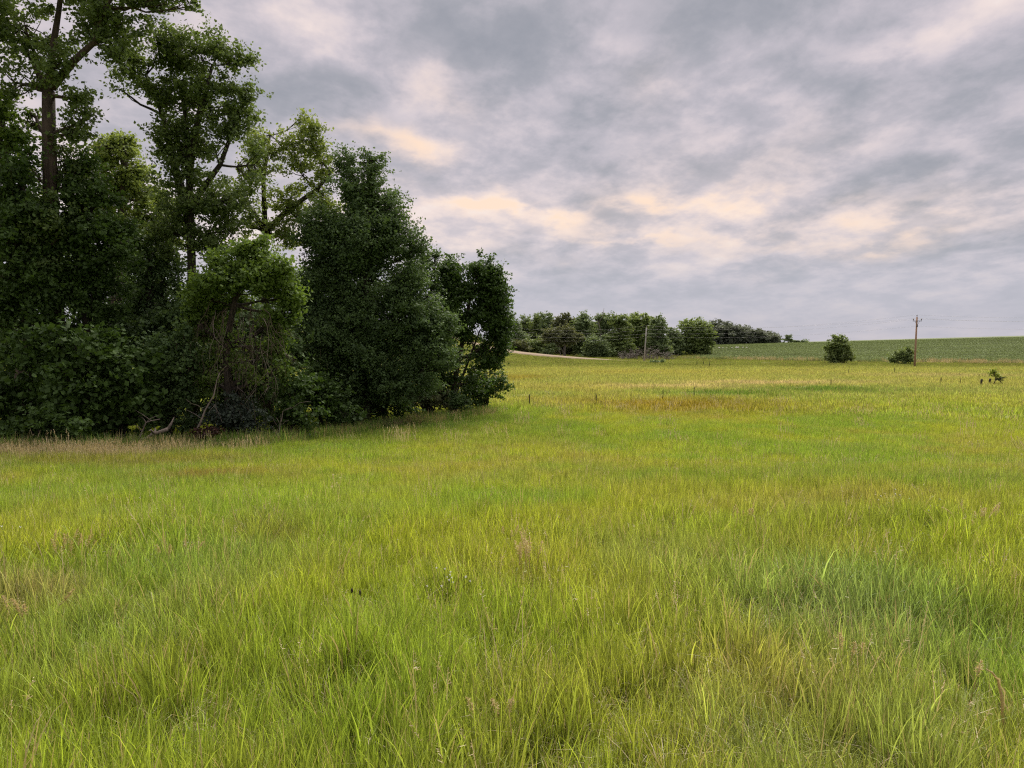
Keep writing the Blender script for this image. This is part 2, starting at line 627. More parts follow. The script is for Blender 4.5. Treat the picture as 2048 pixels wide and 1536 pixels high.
def near_road(x, y, w):
    pts = rp[::3]
    d = np.full(np.shape(x), 1e9)
    for p in pts:
        d = np.minimum(d, (x - p[0]) ** 2 + (y - p[1]) ** 2)
    return d < w * w


# ------------------------------------------------------------------ crop field: sheet, then rows of plants on it
def left_edge(y):
    return 50 + np.maximum(0, y - 200) * .25


def field_edge(x):
    return np.interp(x, [55, 77, 104, 150, 230, 330, 600], [206, 186, 173, 156, 124, 84, 84])


fx = np.linspace(50, 620, 122)
fv, ff = [], []
NT = 60
for x in fx:
    y0 = field_edge(x)
    for t in np.linspace(0, 1, NT):
        y = y0 + (520 - y0) * t
        xx = max(x, float(left_edge(y)))
        fv.append((xx, y, float(height(xx, y)) + 0.06))
for i in range(len(fx) - 1):
    for j in range(NT - 1):
        ff.append((i * NT + j, (i + 1) * NT + j, (i + 1) * NT + j + 1, i * NT + j + 1))
m, n = new_mat('crop_soil')
pos = n.node('ShaderNodeNewGeometry').outputs['Position']
mp = n.node('ShaderNodeMapping')
n.put(mp.inputs[0], pos)
mp.inputs['Rotation'].default_value = (0, 0, R(14))
mp.inputs['Scale'].default_value = (0.03, 0.35, 0.2)
f1 = n.noise(mp.outputs[0], 1.0, 5, 0.6)
finish(n, diffuse(n, n.ramp(f1, [(0.3, (.064, .084, .034)), (0.7, (.104, .132, .052))]), 0.9))
M['crop_soil'] = m
cf = mesh_obj('crop_field', fv, ff, M['crop_soil'], None, True)
tag(cf, kind='structure')


# ------------------------------------------------------------------ scatter of plant tufts (geometry nodes)
def blades(nb, spread, h0, h1, w0, w1, segs, lean, curl=0.5, seed=0, droop=0.0):
    r = np.random.default_rng(seed)
    V, Fc = [], []
    for i in range(nb):
        a = r.random() * 2 * math.pi
        rad = spread * math.sqrt(r.random())
        bx, by = rad * math.cos(a), rad * math.sin(a)
        h = h0 + (h1 - h0) * r.random()
        w = (w0 + (w1 - w0) * r.random()) * .5
        dirn = r.random() * 2 * math.pi if r.random() < .6 else a
        ln = lean * (0.15 + r.random())
        dxy = np.array([math.cos(dirn), math.sin(dirn)])
        tw = r.random() * math.pi
        sd = np.array([math.cos(tw), math.sin(tw), 0]) * w
        b = len(V)
        for k in range(segs + 1):
            t = k / segs
            bend = ln * h * (t ** (1 + curl)) * 1.1
            zz_ = h * t * (1 - 0.32 * ln * t) - droop * h * max(0, t - .6) ** 2 * 2.5
            c = np.array([bx + dxy[0] * bend, by + dxy[1] * bend, zz_ - 0.02 * (k == 0)])
            ww = (1 - t ** 1.6) if k < segs else 0
            if k < segs:
                V.append(c - sd * (.55 + .45 * math.sin(min(1, t * 2 + .3) * 1.57)) * ww)
                V.append(c + sd * (.55 + .45 * math.sin(min(1, t * 2 + .3) * 1.57)) * ww)
            else:
                V.append(c)
        for k in range(segs - 1):
            Fc.append((b + 2 * k, b + 2 * k + 1, b + 2 * k + 3, b + 2 * k + 2))
        Fc.append((b + 2 * segs - 2, b + 2 * segs - 1, b + 2 * segs))
    return V, Fc


def stalks(ns, spread, h0, h1, seed, wide=1.0):
    """thin dry stems with a drooping one-sided seed head"""
    r = np.random.default_rng(seed)
    V, Fc = [], []

    def strip(p, q, w):
        d = q - p
        s_ = np.cross(d, [r.random() - .5, r.random() - .5, .3])
        s_ = s_ / (np.linalg.norm(s_) + 1e-9) * w
        b = len(V)
        V.extend([p - s_, p + s_, q + s_ * .7, q - s_ * .7])
        Fc.append((b, b + 1, b + 2, b + 3))
    for i in range(ns):
        a = r.random() * 6.283
        p = np.array([spread * r.random() * math.cos(a), spread * r.random() * math.sin(a), 0])
        h = h0 + (h1 - h0) * r.random()
        ln = np.array([r.normal() * .10 + .06, r.normal() * .10, 0]) * h
        pts = [p + ln * t ** 2 + np.array([0, 0, h * t]) for t in (0, .35, .7, 1)]
        for q0, q1 in zip(pts[:-1], pts[1:]):
            strip(q0, q1, .0016 * wide)
        top = pts[-1]
        dv = unit(pts[-1] - pts[-2])
        for k in range(16):
            t = k / 16
            o = top - dv * .16 * h * t
            q = o + np.array([r.normal() * .014 + .010, r.normal() * .014, .012 + .01 * r.normal()]) * (0.4 + t) * h * 1.1
            strip(o, q, .0015 * wide)
    return V, Fc


def grass_mat(name, trans, straw_share=0.12, straw=(.38, .32, .17), matte=False):
    m, n = new_mat(name)
    t = n.node('ShaderNodeAttribute', attribute_type='INSTANCER', attribute_name='tint')
    g = n.node('ShaderNodeNewGeometry')
    oi = n.node('ShaderNodeObjectInfo')
    rnd = n.m('FRACT', n.m('ADD', n.m('MULTIPLY', g.outputs['Random Per Island'], 7.13), n.m('MULTIPLY', oi.outputs['Random'], 3.7)))
    br = n.m('MULTIPLY_ADD', n.m('POWER', rnd, 1.6), 1.3, 0.52)
    sc_ = n.node('ShaderNodeVectorMath', operation='SCALE')
    n.put(sc_.inputs[0], t.outputs['Color'])
    n.put(sc_.inputs['Scale'], br)
    r2 = n.m('FRACT', n.m('MULTIPLY', rnd, 23.7))
    col = n.mix(n.m('LESS_THAN', r2, straw_share), sc_.outputs[0], (*straw, 1))
    d = diffuse(n, col, 0.42)
    tl = n.node('ShaderNodeBsdfTranslucent')
    n.put(tl.inputs[0], n.mix(0.5, col, n.mix(1.0, col, (1.5, 1.35, .5, 1), 'MULTIPLY')))
    if matte:
        d = n.node('ShaderNodeBsdfDiffuse')
        n.put(d.inputs[0], col)
        d = d.outputs[0]
    finish(n, add_sh(n, trans, d, tl.outputs[0]))
    return m


M['blade'] = grass_mat('grass_blade', .42, .07)
M['blade_far'] = grass_mat('distant_grass_blade', .42, .08)
M['stalk'] = grass_mat('dry_stalk', .25, .75, (.50, .42, .26))
M['crop_leaf'] = grass_mat('crop_leaf', .25, .0, matte=True)

protos = bpy.data.collections.new('plant_kinds')


def proto(name, vf, mat):
    me = bpy.data.meshes.new(name)
    me.from_pydata([tuple(v) for v in vf[0]], [], vf[1])
    me.materials.append(mat)
    o = bpy.data.objects.new(name, me)
    protos.objects.link(o)


# alphabetical order = instance index
for i in range(4):     # a: near tufts 0-3
    proto('a%d' % i, blades(52, .09, .12, .32, .0029, .0064, 4, .32, .6, 10 + i, .2), M['blade'])
for i in range(2):     # b: bushy flattened tufts 4-5
    proto('b%d' % i, blades(32, .13, .08, .25, .003, .006, 4, .9, .3, 20 + i, .4), M['blade'])
for i in range(3):     # c: middle distance 6-8
    proto('c%d' % i, blades(70, .24, .13, .35, .0055, .010, 3, .34, .5, 30 + i, .2), M['blade'])
for i in range(3):     # d: far 9-11
    proto('d%d' % i, blades(100, .85, .12, .36, .020, .040, 2, .40, .4, 40 + i), M['blade_far'])
for i in range(2):     # e: seed stalks near 12-13
    proto('e%d' % i, stalks(5, .12, .32, .48, 50 + i), M['stalk'])
for i in range(2):     # f: seed stalks far 14-15
    proto('f%d' % i, stalks(16, .5, .45, .75, 60 + i, 5.0), M['stalk'])
for i in range(2):     # g: wide bluish blades 16-17
    proto('g%d' % i, blades(14, .07, .20, .36, .006, .010, 5, .36, .7, 70 + i, .35), M['blade'])


for i in range(2):     # i: bent and matted dead blades 20-21 (placed after h)
    proto('i%d' % i, blades(30, .15, .07, .22, .0022, .0045, 4, 1.5, .3, 90 + i, .5), M['stalk'])


def crop_plant(seed):
    r = np.random.default_rng(seed)
    V, Fc = [], []
    for i in range(46):
        c = np.array([r.normal() * .55, r.normal() * .30, .18 + .42 * r.random()])
        u = unit(np.array([r.normal(), r.normal(), r.normal() * .3]))
        v = unit(np.cross(u, [r.normal() * .4, r.normal() * .4, 1]))
        s_ = .08 + .07 * r.random()
        b = len(V)
        V.extend([c - u * s_, c + v * s_ * .6, c + u * s_, c - v * s_ * .6])
        Fc.append((b, b + 1, b + 2, b + 3))
    return V, Fc


for i in range(2):     # h: crop plants 18-19
    proto('h%d' % i, crop_plant(80 + i), M['crop_leaf'])


def scatter(name, pts, rot, scl, idx, tint, label, kind='stuff'):
    me = bpy.data.meshes.new(name)
    k = len(pts)
    me.vertices.add(k)
    me.vertices.foreach_set('co', pts.astype(np.float32).ravel())
    for an, ty, field, dat in (('rot', 'FLOAT_VECTOR', 'vector', rot), ('scl', 'FLOAT_VECTOR', 'vector', scl),
                               ('tint', 'FLOAT_COLOR', 'color', np.concatenate([tint, np.ones((k, 1))], 1))):
        a = me.attributes.new(an, ty, 'POINT')
        a.data.foreach_set(field, dat.astype(np.float32).ravel())
    a = me.attributes.new('kind_index', 'INT', 'POINT')
    a.data.foreach_set('value', idx.astype(np.int32))
    o = bpy.data.objects.new(name, me)
    C.objects.link(o)
    ng = bpy.data.node_groups.new(name + '_nodes', 'GeometryNodeTree')
    ng.interface.new_socket('Geometry', in_out='INPUT', socket_type='NodeSocketGeometry')
    ng.interface.new_socket('Geometry', in_out='OUTPUT', socket_type='NodeSocketGeometry')
    N = ng.nodes.new
    gi, go = N('NodeGroupInput'), N('NodeGroupOutput')
    ci = N('GeometryNodeCollectionInfo')
    ci.inputs['Collection'].default_value = protos
    ci.inputs['Separate Children'].default_value = True
    ci.inputs['Reset Children'].default_value = True
    iop = N('GeometryNodeInstanceOnPoints')
    iop.inputs['Pick Instance'].default_value = True

    def named(nm, ty):
        q = N('GeometryNodeInputNamedAttribute')
        q.data_type = ty
        q.inputs['Name'].default_value = nm
        return q.outputs[0]
    lk = ng.links.new
    lk(gi.outputs[0], iop.inputs['Points'])
    lk(ci.outputs[0], iop.inputs['Instance'])
    lk(named('kind_index', 'INT'), iop.inputs['Instance Index'])
    lk(named('rot', 'FLOAT_VECTOR'), iop.inputs['Rotation'])
    lk(named('scl', 'FLOAT_VECTOR'), iop.inputs['Scale'])
    lk(iop.outputs[0], go.inputs[0])
    md = o.modifiers.new('scatter', 'NODES')
    md.node_group = ng
    return tag(o, label, kind=kind)


def ring(r0, r1, dens, half=R(44)):
    k = int(half * (r1 * r1 - r0 * r0) * dens)
    rr = np.sqrt(rng.random(k) * (r1 * r1 - r0 * r0) + r0 * r0)
    aa = (rng.random(k) * 2 - 1) * half
    return rr * np.sin(aa), rr * np.cos(aa)


def put_grass(parts, name, label):
    X = np.concatenate([p[0] for p in parts])
    Y = np.concatenate([p[1] for p in parts])
    I = np.concatenate([p[2] for p in parts])
    S = np.concatenate([p[3] for p in parts])
    T = np.concatenate([p[4] for p in parts])
    k = len(X)
    pts = np.stack([X, Y, height(X, Y) - .01], 1)
    rot = np.stack([rng.normal(0, .10, k), rng.normal(.05, .10, k), rng.random(k) * 6.283], 1)
    scl = S[:, None] * np.stack([np.ones(k), np.ones(k), 0.8 + .4 * rng.random(k)], 1)
    return scatter(name, pts, rot, scl, I, T, label)


def grass_ring(r0, r1, dens, i0, i1, s0, s1, half=R(44), tint_jit=.12):
    x, y = ring(r0, r1, dens, half)
    keep = ~near_road(x, y, 3.7) if r1 > 100 else np.ones(len(x), bool)
    keep &= ~((y > field_edge(np.clip(x, 55, 600)) + 2) & (x > left_edge(y)))
    x, y = x[keep], y[keep]
    k = len(x)
    hgt = (0.78 + .44 * fbm(x / 1.3 + 50, y / 1.3, 3)) * (.68 + .64 * fbm(x / .38 + 20, y / .38 + 60, 2))
    s = (s0 + (s1 - s0) * rng.random(k)) * hgt
    col = plant_colour(x, y) * (1 + tint_jit * rng.normal(size=(k, 1)))
    return [x, y, rng.integers(i0, i1 + 1, k), s, np.clip(col, .01, .6)]


parts = []
p = grass_ring(1.0, 8.5, 155, 0, 5, .85, 1.3)
bgm = rng.random(len(p[0])) < .10 + .35 * (fbm(p[0] / 1.7 + 70, p[1] / 2.2 + 19, 3) > .57)
p[2] = np.where(bgm, rng.integers(16, 18, len(p[0])), p[2])
dm = rng.random(len(p[0])) < .05 + .15 * (fbm(p[0] / .8 + 30, p[1] / .8 + 5, 2) > .62)
p[2] = np.where(dm, rng.integers(20, 22, len(p[0])), p[2])
parts.append(p)
p = grass_ring(8.0, 20, 72, 0, 3, .75, 1.12)
bgm = rng.random(len(p[0])) < .08
p[2] = np.where(bgm, rng.integers(16, 18, len(p[0])), p[2])
dm = rng.random(len(p[0])) < .04
p[2] = np.where(dm, rng.integers(20, 22, len(p[0])), p[2])
parts.append(p)
parts.append(grass_ring(18.5, 48, 20, 6, 8, .75, 1.12))
parts.append(grass_ring(46, 215, 1.6, 9, 11, .85, 1.25, R(42)))
parts.append(grass_ring(215, 330, .5, 9, 11, 1.3, 1.9, R(42)))
parts.append(grass_ring(330, 460, .16, 9, 11, 2.0, 3.0, R(42)))
put_grass(parts, 'meadow_grass', 'knee high green and yellow meadow grass covering the field')
# seed stalks
parts = []
for (r0, r1, dn, i0, i1, s0, s1) in ((2.2, 9, 1.6, 12, 13, .75, 1.1), (9, 26, 1.0, 12, 13, .8, 1.2), (26, 60, .10, 14, 15, .7, 1.0)):
    q = grass_ring(r0, r1, dn, i0, i1, s0, s1)
    parts.append(q)
# the tan fringe of dry seed heads along the foot of the wood
k = 900
px = rng.random(k) * 640 - 120
x0 = np.array([ground(a, 893 - max(0, a - 250) * .03) for a in px])
q = [x0[:, 0], x0[:, 1] + rng.normal(0, .7, k), rng.integers(14, 16, k), .42 + .34 * rng.random(k), TAN * (.7 + .6 * rng.random((k, 1)))]
keep = rng.random(k) < np.clip(.62 - px / 800, .06, .6)
parts.append([c[keep] for c in q])
# tall weeds and rank grass along the foot of the wood
k = 1500
px = rng.random(k) * 1120 - 130
yb = np.interp(px, [-130, 0, 400, 560, 700, 800, 900, 1000], [886, 886, 877, 869, 850, 835, 824, 810])
x0 = np.array([ground(a, b + 2 + 7 * q * q) for a, b, q in zip(px, yb, rng.random(k))])
wt = np.where(rng.random(k)[:, None] < .75, DKGREEN * (.9 + .8 * rng.random((k, 1))), TAN * .55)
parts.append([x0[:, 0], x0[:, 1], rng.integers(6, 9, k), 1.1 + 1.3 * rng.random(k) ** 2, wt])
# tall pale grass along the road and the field's edge
k = 900
xe = 60 + rng.random(k) * 110
ye = field_edge(xe) - .5 + rng.normal(0, 1.8, k)
dens = fbm(xe / 9, xe * 0 + 3, 3)
kp = dens + .35 * rng.random(k) > .72
parts.append([xe[kp], ye[kp], rng.integers(14, 16, kp.sum()), 1.1 + .8 * rng.random(kp.sum()), np.tile(TAN * .8, (kp.sum(), 1))])
put_grass(parts, 'dry_seed_grass', 'thin dry tan seed stalks standing among the green meadow grass')
k = 420
xe = 50 + rng.random(k) ** 1.3 * 130
ye = field_edge(xe) + 1 + np.abs(rng.normal(0, 5.5, k)) * (fbm(xe / 12, xe * 0 + 8, 3) > .45)
vb_ = np.array([.115, .150, .062])[None] * (.6 + .8 * rng.random((k, 1)))
wd_ = np.where(rng.random((k, 1)) < .25, TAN[None] * .55, vb_)
parts_w = [xe, ye, rng.integers(9, 12, k), 1.6 + 1.6 * rng.random(k), wd_]
put_grass([parts_w], 'field_margin_weeds', 'rank weeds and grass along the lower margin of the crop field')
# crop plants in rows that follow the slope
xs, ys = [], []
for r_ in np.arange(0, 110):
    x = np.arange(50, 330, 1.4) + rng.random() * 1.4
    y = 150 + r_ * 2.6 + (x - 58) * -.10
    xs.append(x)
    ys.append(y + rng.normal(0, .25, len(x)))
xs, ys = np.concatenate(xs), np.concatenate(ys)
kp = (ys > field_edge(xs) + 1) & (xs > left_edge(ys) + 2.5 * rng.random(len(xs))) & (ys < 452) & (xs < ys * .80)
xs, ys = xs[kp], ys[kp]
k = len(xs)
ct = np.array([.104, .134, .056]) * (0.7 + .7 * fbm(xs / 40, ys / 7, 3)[:, None]) * (1 + .12 * rng.normal(size=(k, 1)))
scatter('crop_rows', np.stack([xs, ys, height(xs, ys) + .05], 1), np.stack([np.zeros(k), np.zeros(k), rng.normal(-.1, .15, k)], 1),
        np.stack([1.5 + .5 * rng.random(k), .8 + .3 * rng.random(k), .7 + .3 * rng.random(k)], 1), rng.integers(18, 20, k), ct,
        'low dark green crop plants in rows up the far field')


# ------------------------------------------------------------------ trees
def ground_y(px, py, back=0.0):
    x, y = ground(px, py)
    y2 = y + back
    return x / y * y2, y2


def leaf_cloud(blobs, Y, dens, leaf, seed, clump=.42, layers=9.5, gap=.18, droop=.2, stretch=1.5, rise=.05, pads=14):
    """leaves gathered in sprays inside the crown's lobes; lobes are (px, py, rx, ry[, dy[, dens]])"""
    r = np.random.default_rng(seed)
    out, centres = [], []
    ppm = F / Y
    for bl in blobs:
        px, py, rx, ry = bl[:4]
        dy_ = bl[4] if len(bl) > 4 else 0.0
        dm = bl[5] if len(bl) > 5 else 1.0
        c = at(px, py, Y + dy_)
        rad = np.array([rx / ppm, (rx + ry) / 2 / ppm * .85, ry / ppm])
        area = math.pi * rad[0] * rad[2]
        nl = area / (leaf * leaf * .42) * layers * dens * dm
        per = max(10, int(26 * (clump / .42) ** 2 * (0.16 / leaf) ** 1.2))
        nc = max(6, int(nl / per))
        npad = max(4, int(pads * (.7 + .6 * r.random())))
        u = unit(r.normal(size=(npad, 3)))
        rr = (0.38 + .62 * r.random(npad) ** .55) * (1 + .22 * (r.random(npad) < .25))
        pc_ = c + u * rr[:, None] * rad * .86
        mr = (rad[0] * rad[2]) ** .5
        ps = mr * (1.28 / npad ** .5) * (.65 + .7 * r.random(npad))
        pa = unit(u * np.array([1, 1, .5]) + np.array([0, 0, rise]) + .3 * r.normal(size=(npad, 3)))
        w_ = ps ** 2
        pi_ = r.choice(npad, nc, p=w_ / w_.sum())
        g3 = np.clip(r.normal(size=(nc, 3)) * .5, -1.05, 1.05) * np.array([1, 1, .62])
        g1 = np.clip(r.normal(size=nc), -1.2, 1.4)
        cc = pc_[pi_] + (g3 + pa[pi_] * g1[:, None] * .38) * ps[pi_][:, None]
        fr = r.random(nc) < .30
        uf = unit(r.normal(size=(nc, 3)))
        cf_ = c + uf * ((.2 + .85 * r.random(nc) ** .5)[:, None]) * rad
        cc = np.where(fr[:, None], cf_, cc)
        hol = fbm(cc[:, 0] * .8 + cc[:, 1] * .45 + seed, cc[:, 2] * .9 - cc[:, 1] * .35, 2)
        kp = (r.random(nc) > gap * .6) & (hol > .24 + gap * .35)
        cc = cc[kp]
        centres.append((c, rad, cc))
        nc = len(cc)
        sz = .85 * clump * (0.5 + .9 * r.random(nc))
        axis_ = unit(unit(cc - c) * np.array([1, 1, .7]) + np.array([0, 0, rise]) + .45 * r.normal(size=(nc, 3)))
        tt = np.clip(r.normal(size=(nc, per)), -1.5, 1.5)
        off = np.clip(r.normal(size=(nc, per, 3)), -1.5, 1.5) * np.array([.46, .46, .20]) + axis_[:, None, :] * tt[..., None] * .75
        pos_ = (cc[:, None, :] + off * sz[:, None, None]).reshape(-1, 3)
        n_ = len(pos_)
        nrm = unit(r.normal(size=(n_, 3)) * .75 + np.array([0, 0, .75]) + .35 * unit(pos_ - c))
        ax = unit(np.cross(nrm, r.normal(size=(n_, 3))))
        ax[:, 2] -= droop
        ax = unit(ax)
        sd = unit(np.cross(nrm, ax))
        Ls = leaf * (0.65 + .7 * r.random(n_))[:, None]
        q = np.stack([pos_ - ax * Ls * .5, pos_ + sd * Ls / stretch * .55 + ax * Ls * .05 - nrm * Ls * .08,
                      pos_ + ax * Ls * .5 - nrm * Ls * .10, pos_ - sd * Ls / stretch * .55 + ax * Ls * .05 - nrm * Ls * .08], 1)
        out.append(q)
    return np.concatenate(out), centres


def curve(a, b, sag, r, k=6, wob=.06):
    a, b = np.asarray(a, float), np.asarray(b, float)
    d = np.linalg.norm(b - a)
    ts = np.linspace(0, 1, k)
    w = r.normal(size=(k, 3)) * wob * d
    w[0] = w[-1] = 0
    mid = np.array([0, 0, sag * d])
    return [a + (b - a) * t + mid * 4 * t * (1 - t) * .5 + w[i] * .5 for i, t in enumerate(ts)]


NTREE = [0]


def tree(name, label, cat, base, blobs, leafm, barkm='bark', trunk=None, tr=(12, 6), limbs=(), dens=1.0, leaf=.16, back=0.0,
         group=None, twigs=3, clump=.42, gap=.18, crown_name='crown', droop=.2, Y=None, stems=1, stretch=1.5, rise=.05, pads=14):
    NTREE[0] += 1
    r = np.random.default_rng(100 + NTREE[0])
    if Y is None:
        X, Y = ground_y(*base, back)
    else:
        X = ray(*base)[0] * Y
    zb = float(height(X, Y))
    t = thing(name, label, cat, (X, Y, zb), group)
    ppm = F / Y
    leaves, cents = leaf_cloud(blobs, Y, dens, leaf, 1000 + NTREE[0], clump, gap=gap, droop=droop, stretch=stretch, rise=rise, pads=pads)
    mb = MB()
    root = np.array([X, Y, zb - .25])
    if trunk is None:
        top = max(cents, key=lambda c: c[0][2])[0]
        bot = min(c[0][2] for c in cents)
        trs = [root, root * .55 + top * .45 + np.array([r.normal() * .2, 0, 0]), top]
        trunk_pts = [root + (top - root) * s_ + np.array([r.normal() * .10, r.normal() * .10, 0]) * (0 < s_ < 1) for s_ in np.linspace(0, 1, 6)]
    else:
        trunk_pts = [root] + [at(a, b, Y) for a, b in trunk]
    rad = [(tr[0] + (tr[1] - tr[0]) * i / (len(trunk_pts) - 1)) / ppm for i in range(len(trunk_pts))]
    rad[0] *= 1.35
    mb.tube(trunk_pts, rad, 9)
    attach = [(p_, q_) for p_, q_ in zip(trunk_pts[1:], rad[1:])]
    for lb in limbs:
        pts = [at(a, b, Y + dy_) for a, b, dy_ in lb[1]]
        rr = np.linspace(lb[0], lb[0] * .35, len(pts)) / ppm
        mb.tube(pts, rr, 7)
        attach += list(zip(pts, rr))
    for c, rd, cc in cents:
        # a limb from the nearest lower wood to the lobe, then twigs to some of its sprays
        best = min(attach, key=lambda q: np.linalg.norm(q[0] - c) + 1.5 * max(0, q[0][2] - c[2]))
        r0 = min(best[1] * .6, .10)
        r0 = max(r0, .02)
        pts = curve(best[0], c, -.10, r, 5)
        mb.tube(pts, np.linspace(r0, r0 * .45, 5), 5, False)
        k = min(len(cc), int(twigs * 4))
        for j in r.choice(len(cc), k, replace=False):
            st = pts[r.integers(2, 5)]
            mb.tube(curve(st, cc[j], -.08, r, 4), np.linspace(r0 * .40, .008, 4), 4, False)
    if stems > 1:
        for j in range(stems - 1):
            c = cents[r.integers(0, len(cents))][0]
            b2 = root + np.array([r.normal() * .35, r.normal() * .3, 0])
            mb.tube(curve(b2, c, .06, r, 6), np.linspace(tr[0] * .6, tr[1] * .4, 6) / ppm, 6)
    mb.build('trunk' if stems == 1 else 'stems', M[barkm], t)
    cr = quads_obj(crown_name, leaves, M[leafm], t)
    return t, Y


GW = 'trees of the dark wood at the meadow edge'
GS = 'shrubs along the foot of the wood'
# the giant at the left
tree('tall_tree', 'tallest tree with a thick bare trunk forking near the top of the photo', 'tree', (120, 872),
     [(50, 50, 100, 80), (190, 60, 75, 65), (250, 20, 60, 60), (130, -60, 200, 80), (300, -40, 90, 45), (335, 0, 50, 18, 0, .7),
      (385, 12, 18, 22, 0, .8), (30, 165, 60, 50), (60, 225, 35, 45, .5, .7), (150, 195, 40, 28), (165, 240, 30, 40, 0, .8), (145, 265, 28, 35, 0, .7),
      (100, 130, 45, 40, -1), (240, 110, 30, 40, 0, .6), (90, -170, 190, 90), (230, -170, 140, 80), (-60, 40, 90, 120), (140, 320, 40, 45, .6), (60, 330, 40, 60, .8), (105, 420, 50, 38, -1.2), (90, 500, 50, 55, -1.0),
      (150, 370, 40, 40, .5)],
     'leaf_tall', 'bark', [(116, 700), (106, 520), (101, 380), (98, 270), (97, 182)], (17, 11.5),
     [(9, [(97, 190, 0), (104, 110, 0), (118, 20, .3), (135, -110, .5)]), (8, [(104, 176, 0), (150, 120, -.3), (188, 85, -.5), (212, 15, -.5), (250, -60, -.5)]),
      (8, [(97, 190, 0), (70, 130, .5), (30, 60, 1)])], dens=.60, leaf=.155, back=3, group=GW, clump=.40, gap=.32, rise=.3)
# vase-shaped tree
tree('tall_tree', 'tall vase shaped tree with wide leafy top standing against the sky beside the giant', 'tree', (386, 862),
     [(390, 100, 70, 52), (330, 80, 25, 30), (300, 125, 50, 40), (262, 140, 38, 32, 0, .8), (440, 95, 28, 35), (475, 125, 42, 28), (420, 190, 85, 50), (335, 185, 50, 38),
      (470, 225, 45, 35), (350, 270, 50, 45), (430, 295, 75, 60), (370, 380, 70, 65), (450, 400, 60, 60), (318, 290, 25, 30, 0, .6), (490, 180, 28, 25, 0, .8),
      (508, 330, 25, 60, 0, .7), (345, 470, 50, 50), (430, 480, 50, 45), (240, 178, 12, 8, 0, .7)],
     'leaf_tall', 'bark_dark', [(388, 700), (384, 560), (382, 450), (378, 330), (372, 240), (366, 160)], (11, 4),
     [(9, [(383, 460, 0), (350, 340, .4), (326, 230, .4), (292, 150, .2)]), (8, [(378, 340, 0), (398, 230, -.4), (425, 130, -.4)]),
      (7, [(382, 410, 0), (440, 330, .2), (492, 190, .2)])], dens=.74, leaf=.145, back=3.5, group=GW, gap=.22, pads=15, rise=.4)
tree('wood_tree', 'yellow green tree between the giant trunk and the vase shaped tree', 'tree', (232, 862),
     [(235, 315, 55, 48), (205, 350, 45, 50), (262, 350, 34, 50), (215, 290, 28, 22), (250, 285, 22, 18), (240, 420, 55, 60), (190, 430, 45, 50), (290, 400, 20, 25)],
     'leaf_lit', 'bark', dens=.8, leaf=.17, back=11, group=GW)
tree('wood_tree', 'small yellow green treetop low between the vase shaped tree and its left neighbour', 'tree', (318, 862),
     [(318, 395, 36, 32), (345, 420, 30, 40), (300, 440, 40, 45), (330, 480, 40, 40)], 'leaf_lit', 'bark_dark', dens=.8, leaf=.16, back=13, group=GW)
tree('wood_tree', 'sparse yellow green tree with forked bare limbs against the pale sky', 'tree', (536, 858),
     [(560, 285, 42, 40), (618, 278, 34, 42), (610, 240, 14, 14), (520, 330, 42, 46), (598, 340, 52, 46), (640, 320, 24, 44), (575, 400, 44, 36), (500, 275, 30, 35, 0, .7),
      (480, 385, 34, 60, 0, .6), (560, 470, 50, 35), (650, 395, 34, 38), (605, 440, 45, 35), (500, 450, 28, 40, 0, .5)],
     'leaf_lit', 'bark_dark', [(532, 700), (530, 560), (530, 462)], (10, 6),
     [(6, [(530, 465, 0), (508, 425, 0), (478, 382, .2)]), (7, [(530, 465, 0), (575, 420, 0), (635, 378, 0), (662, 345, 0)]),
      (6, [(530, 465, 0), (527, 360, .3), (540, 270, .3)])], dens=.50, leaf=.145, back=8, group=GW, gap=.30, clump=.34, rise=.45)
tree('wood_tree', 'big dark cone shaped tree dense down to the grass in the middle of the wood', 'tree', (718, 846),
     [(695, 325, 30, 26), (742, 322, 28, 22), (715, 370, 62, 46), (700, 430, 85, 55), (762, 425, 52, 55), (785, 480, 46, 45), (690, 500, 95, 65), (745, 560, 105, 75),
      (655, 570, 65, 75), (690, 650, 115, 80), (775, 640, 80, 70), (745, 720, 110, 70), (660, 730, 75, 70), (700, 790, 80, 45), (830, 500, 28, 28), (815, 570, 40, 45),
      (640, 460, 40, 55),
      (835, 640, 55, 60, -.5), (860, 720, 60, 60, -.8), (800, 770, 70, 45, -.8), (880, 660, 36, 45, -.5), (630, 640, 50, 60, -.5), (720, 480, 80, 60, -1)],
     'leaf_dark', 'bark_dark', tr=(18, 4), dens=.85, leaf=.125, back=3, group=GW, clump=.38, gap=.10, rise=.55, pads=18)
tree('wood_tree', 'medium dark tree leaning out between the cone shaped tree and the end tree', 'tree', (858, 826),
     [(845, 540, 34, 34), (870, 512, 14, 12), (835, 600, 50, 50), (870, 640, 48, 50), (840, 690, 55, 50), (880, 700, 30, 45), (815, 740, 45, 32)],
     'leaf_dark', 'bark_dark', [(850, 770), (862, 700), (850, 600)], (9, 4), dens=.85, leaf=.14, back=2, group=GW, clump=.36)
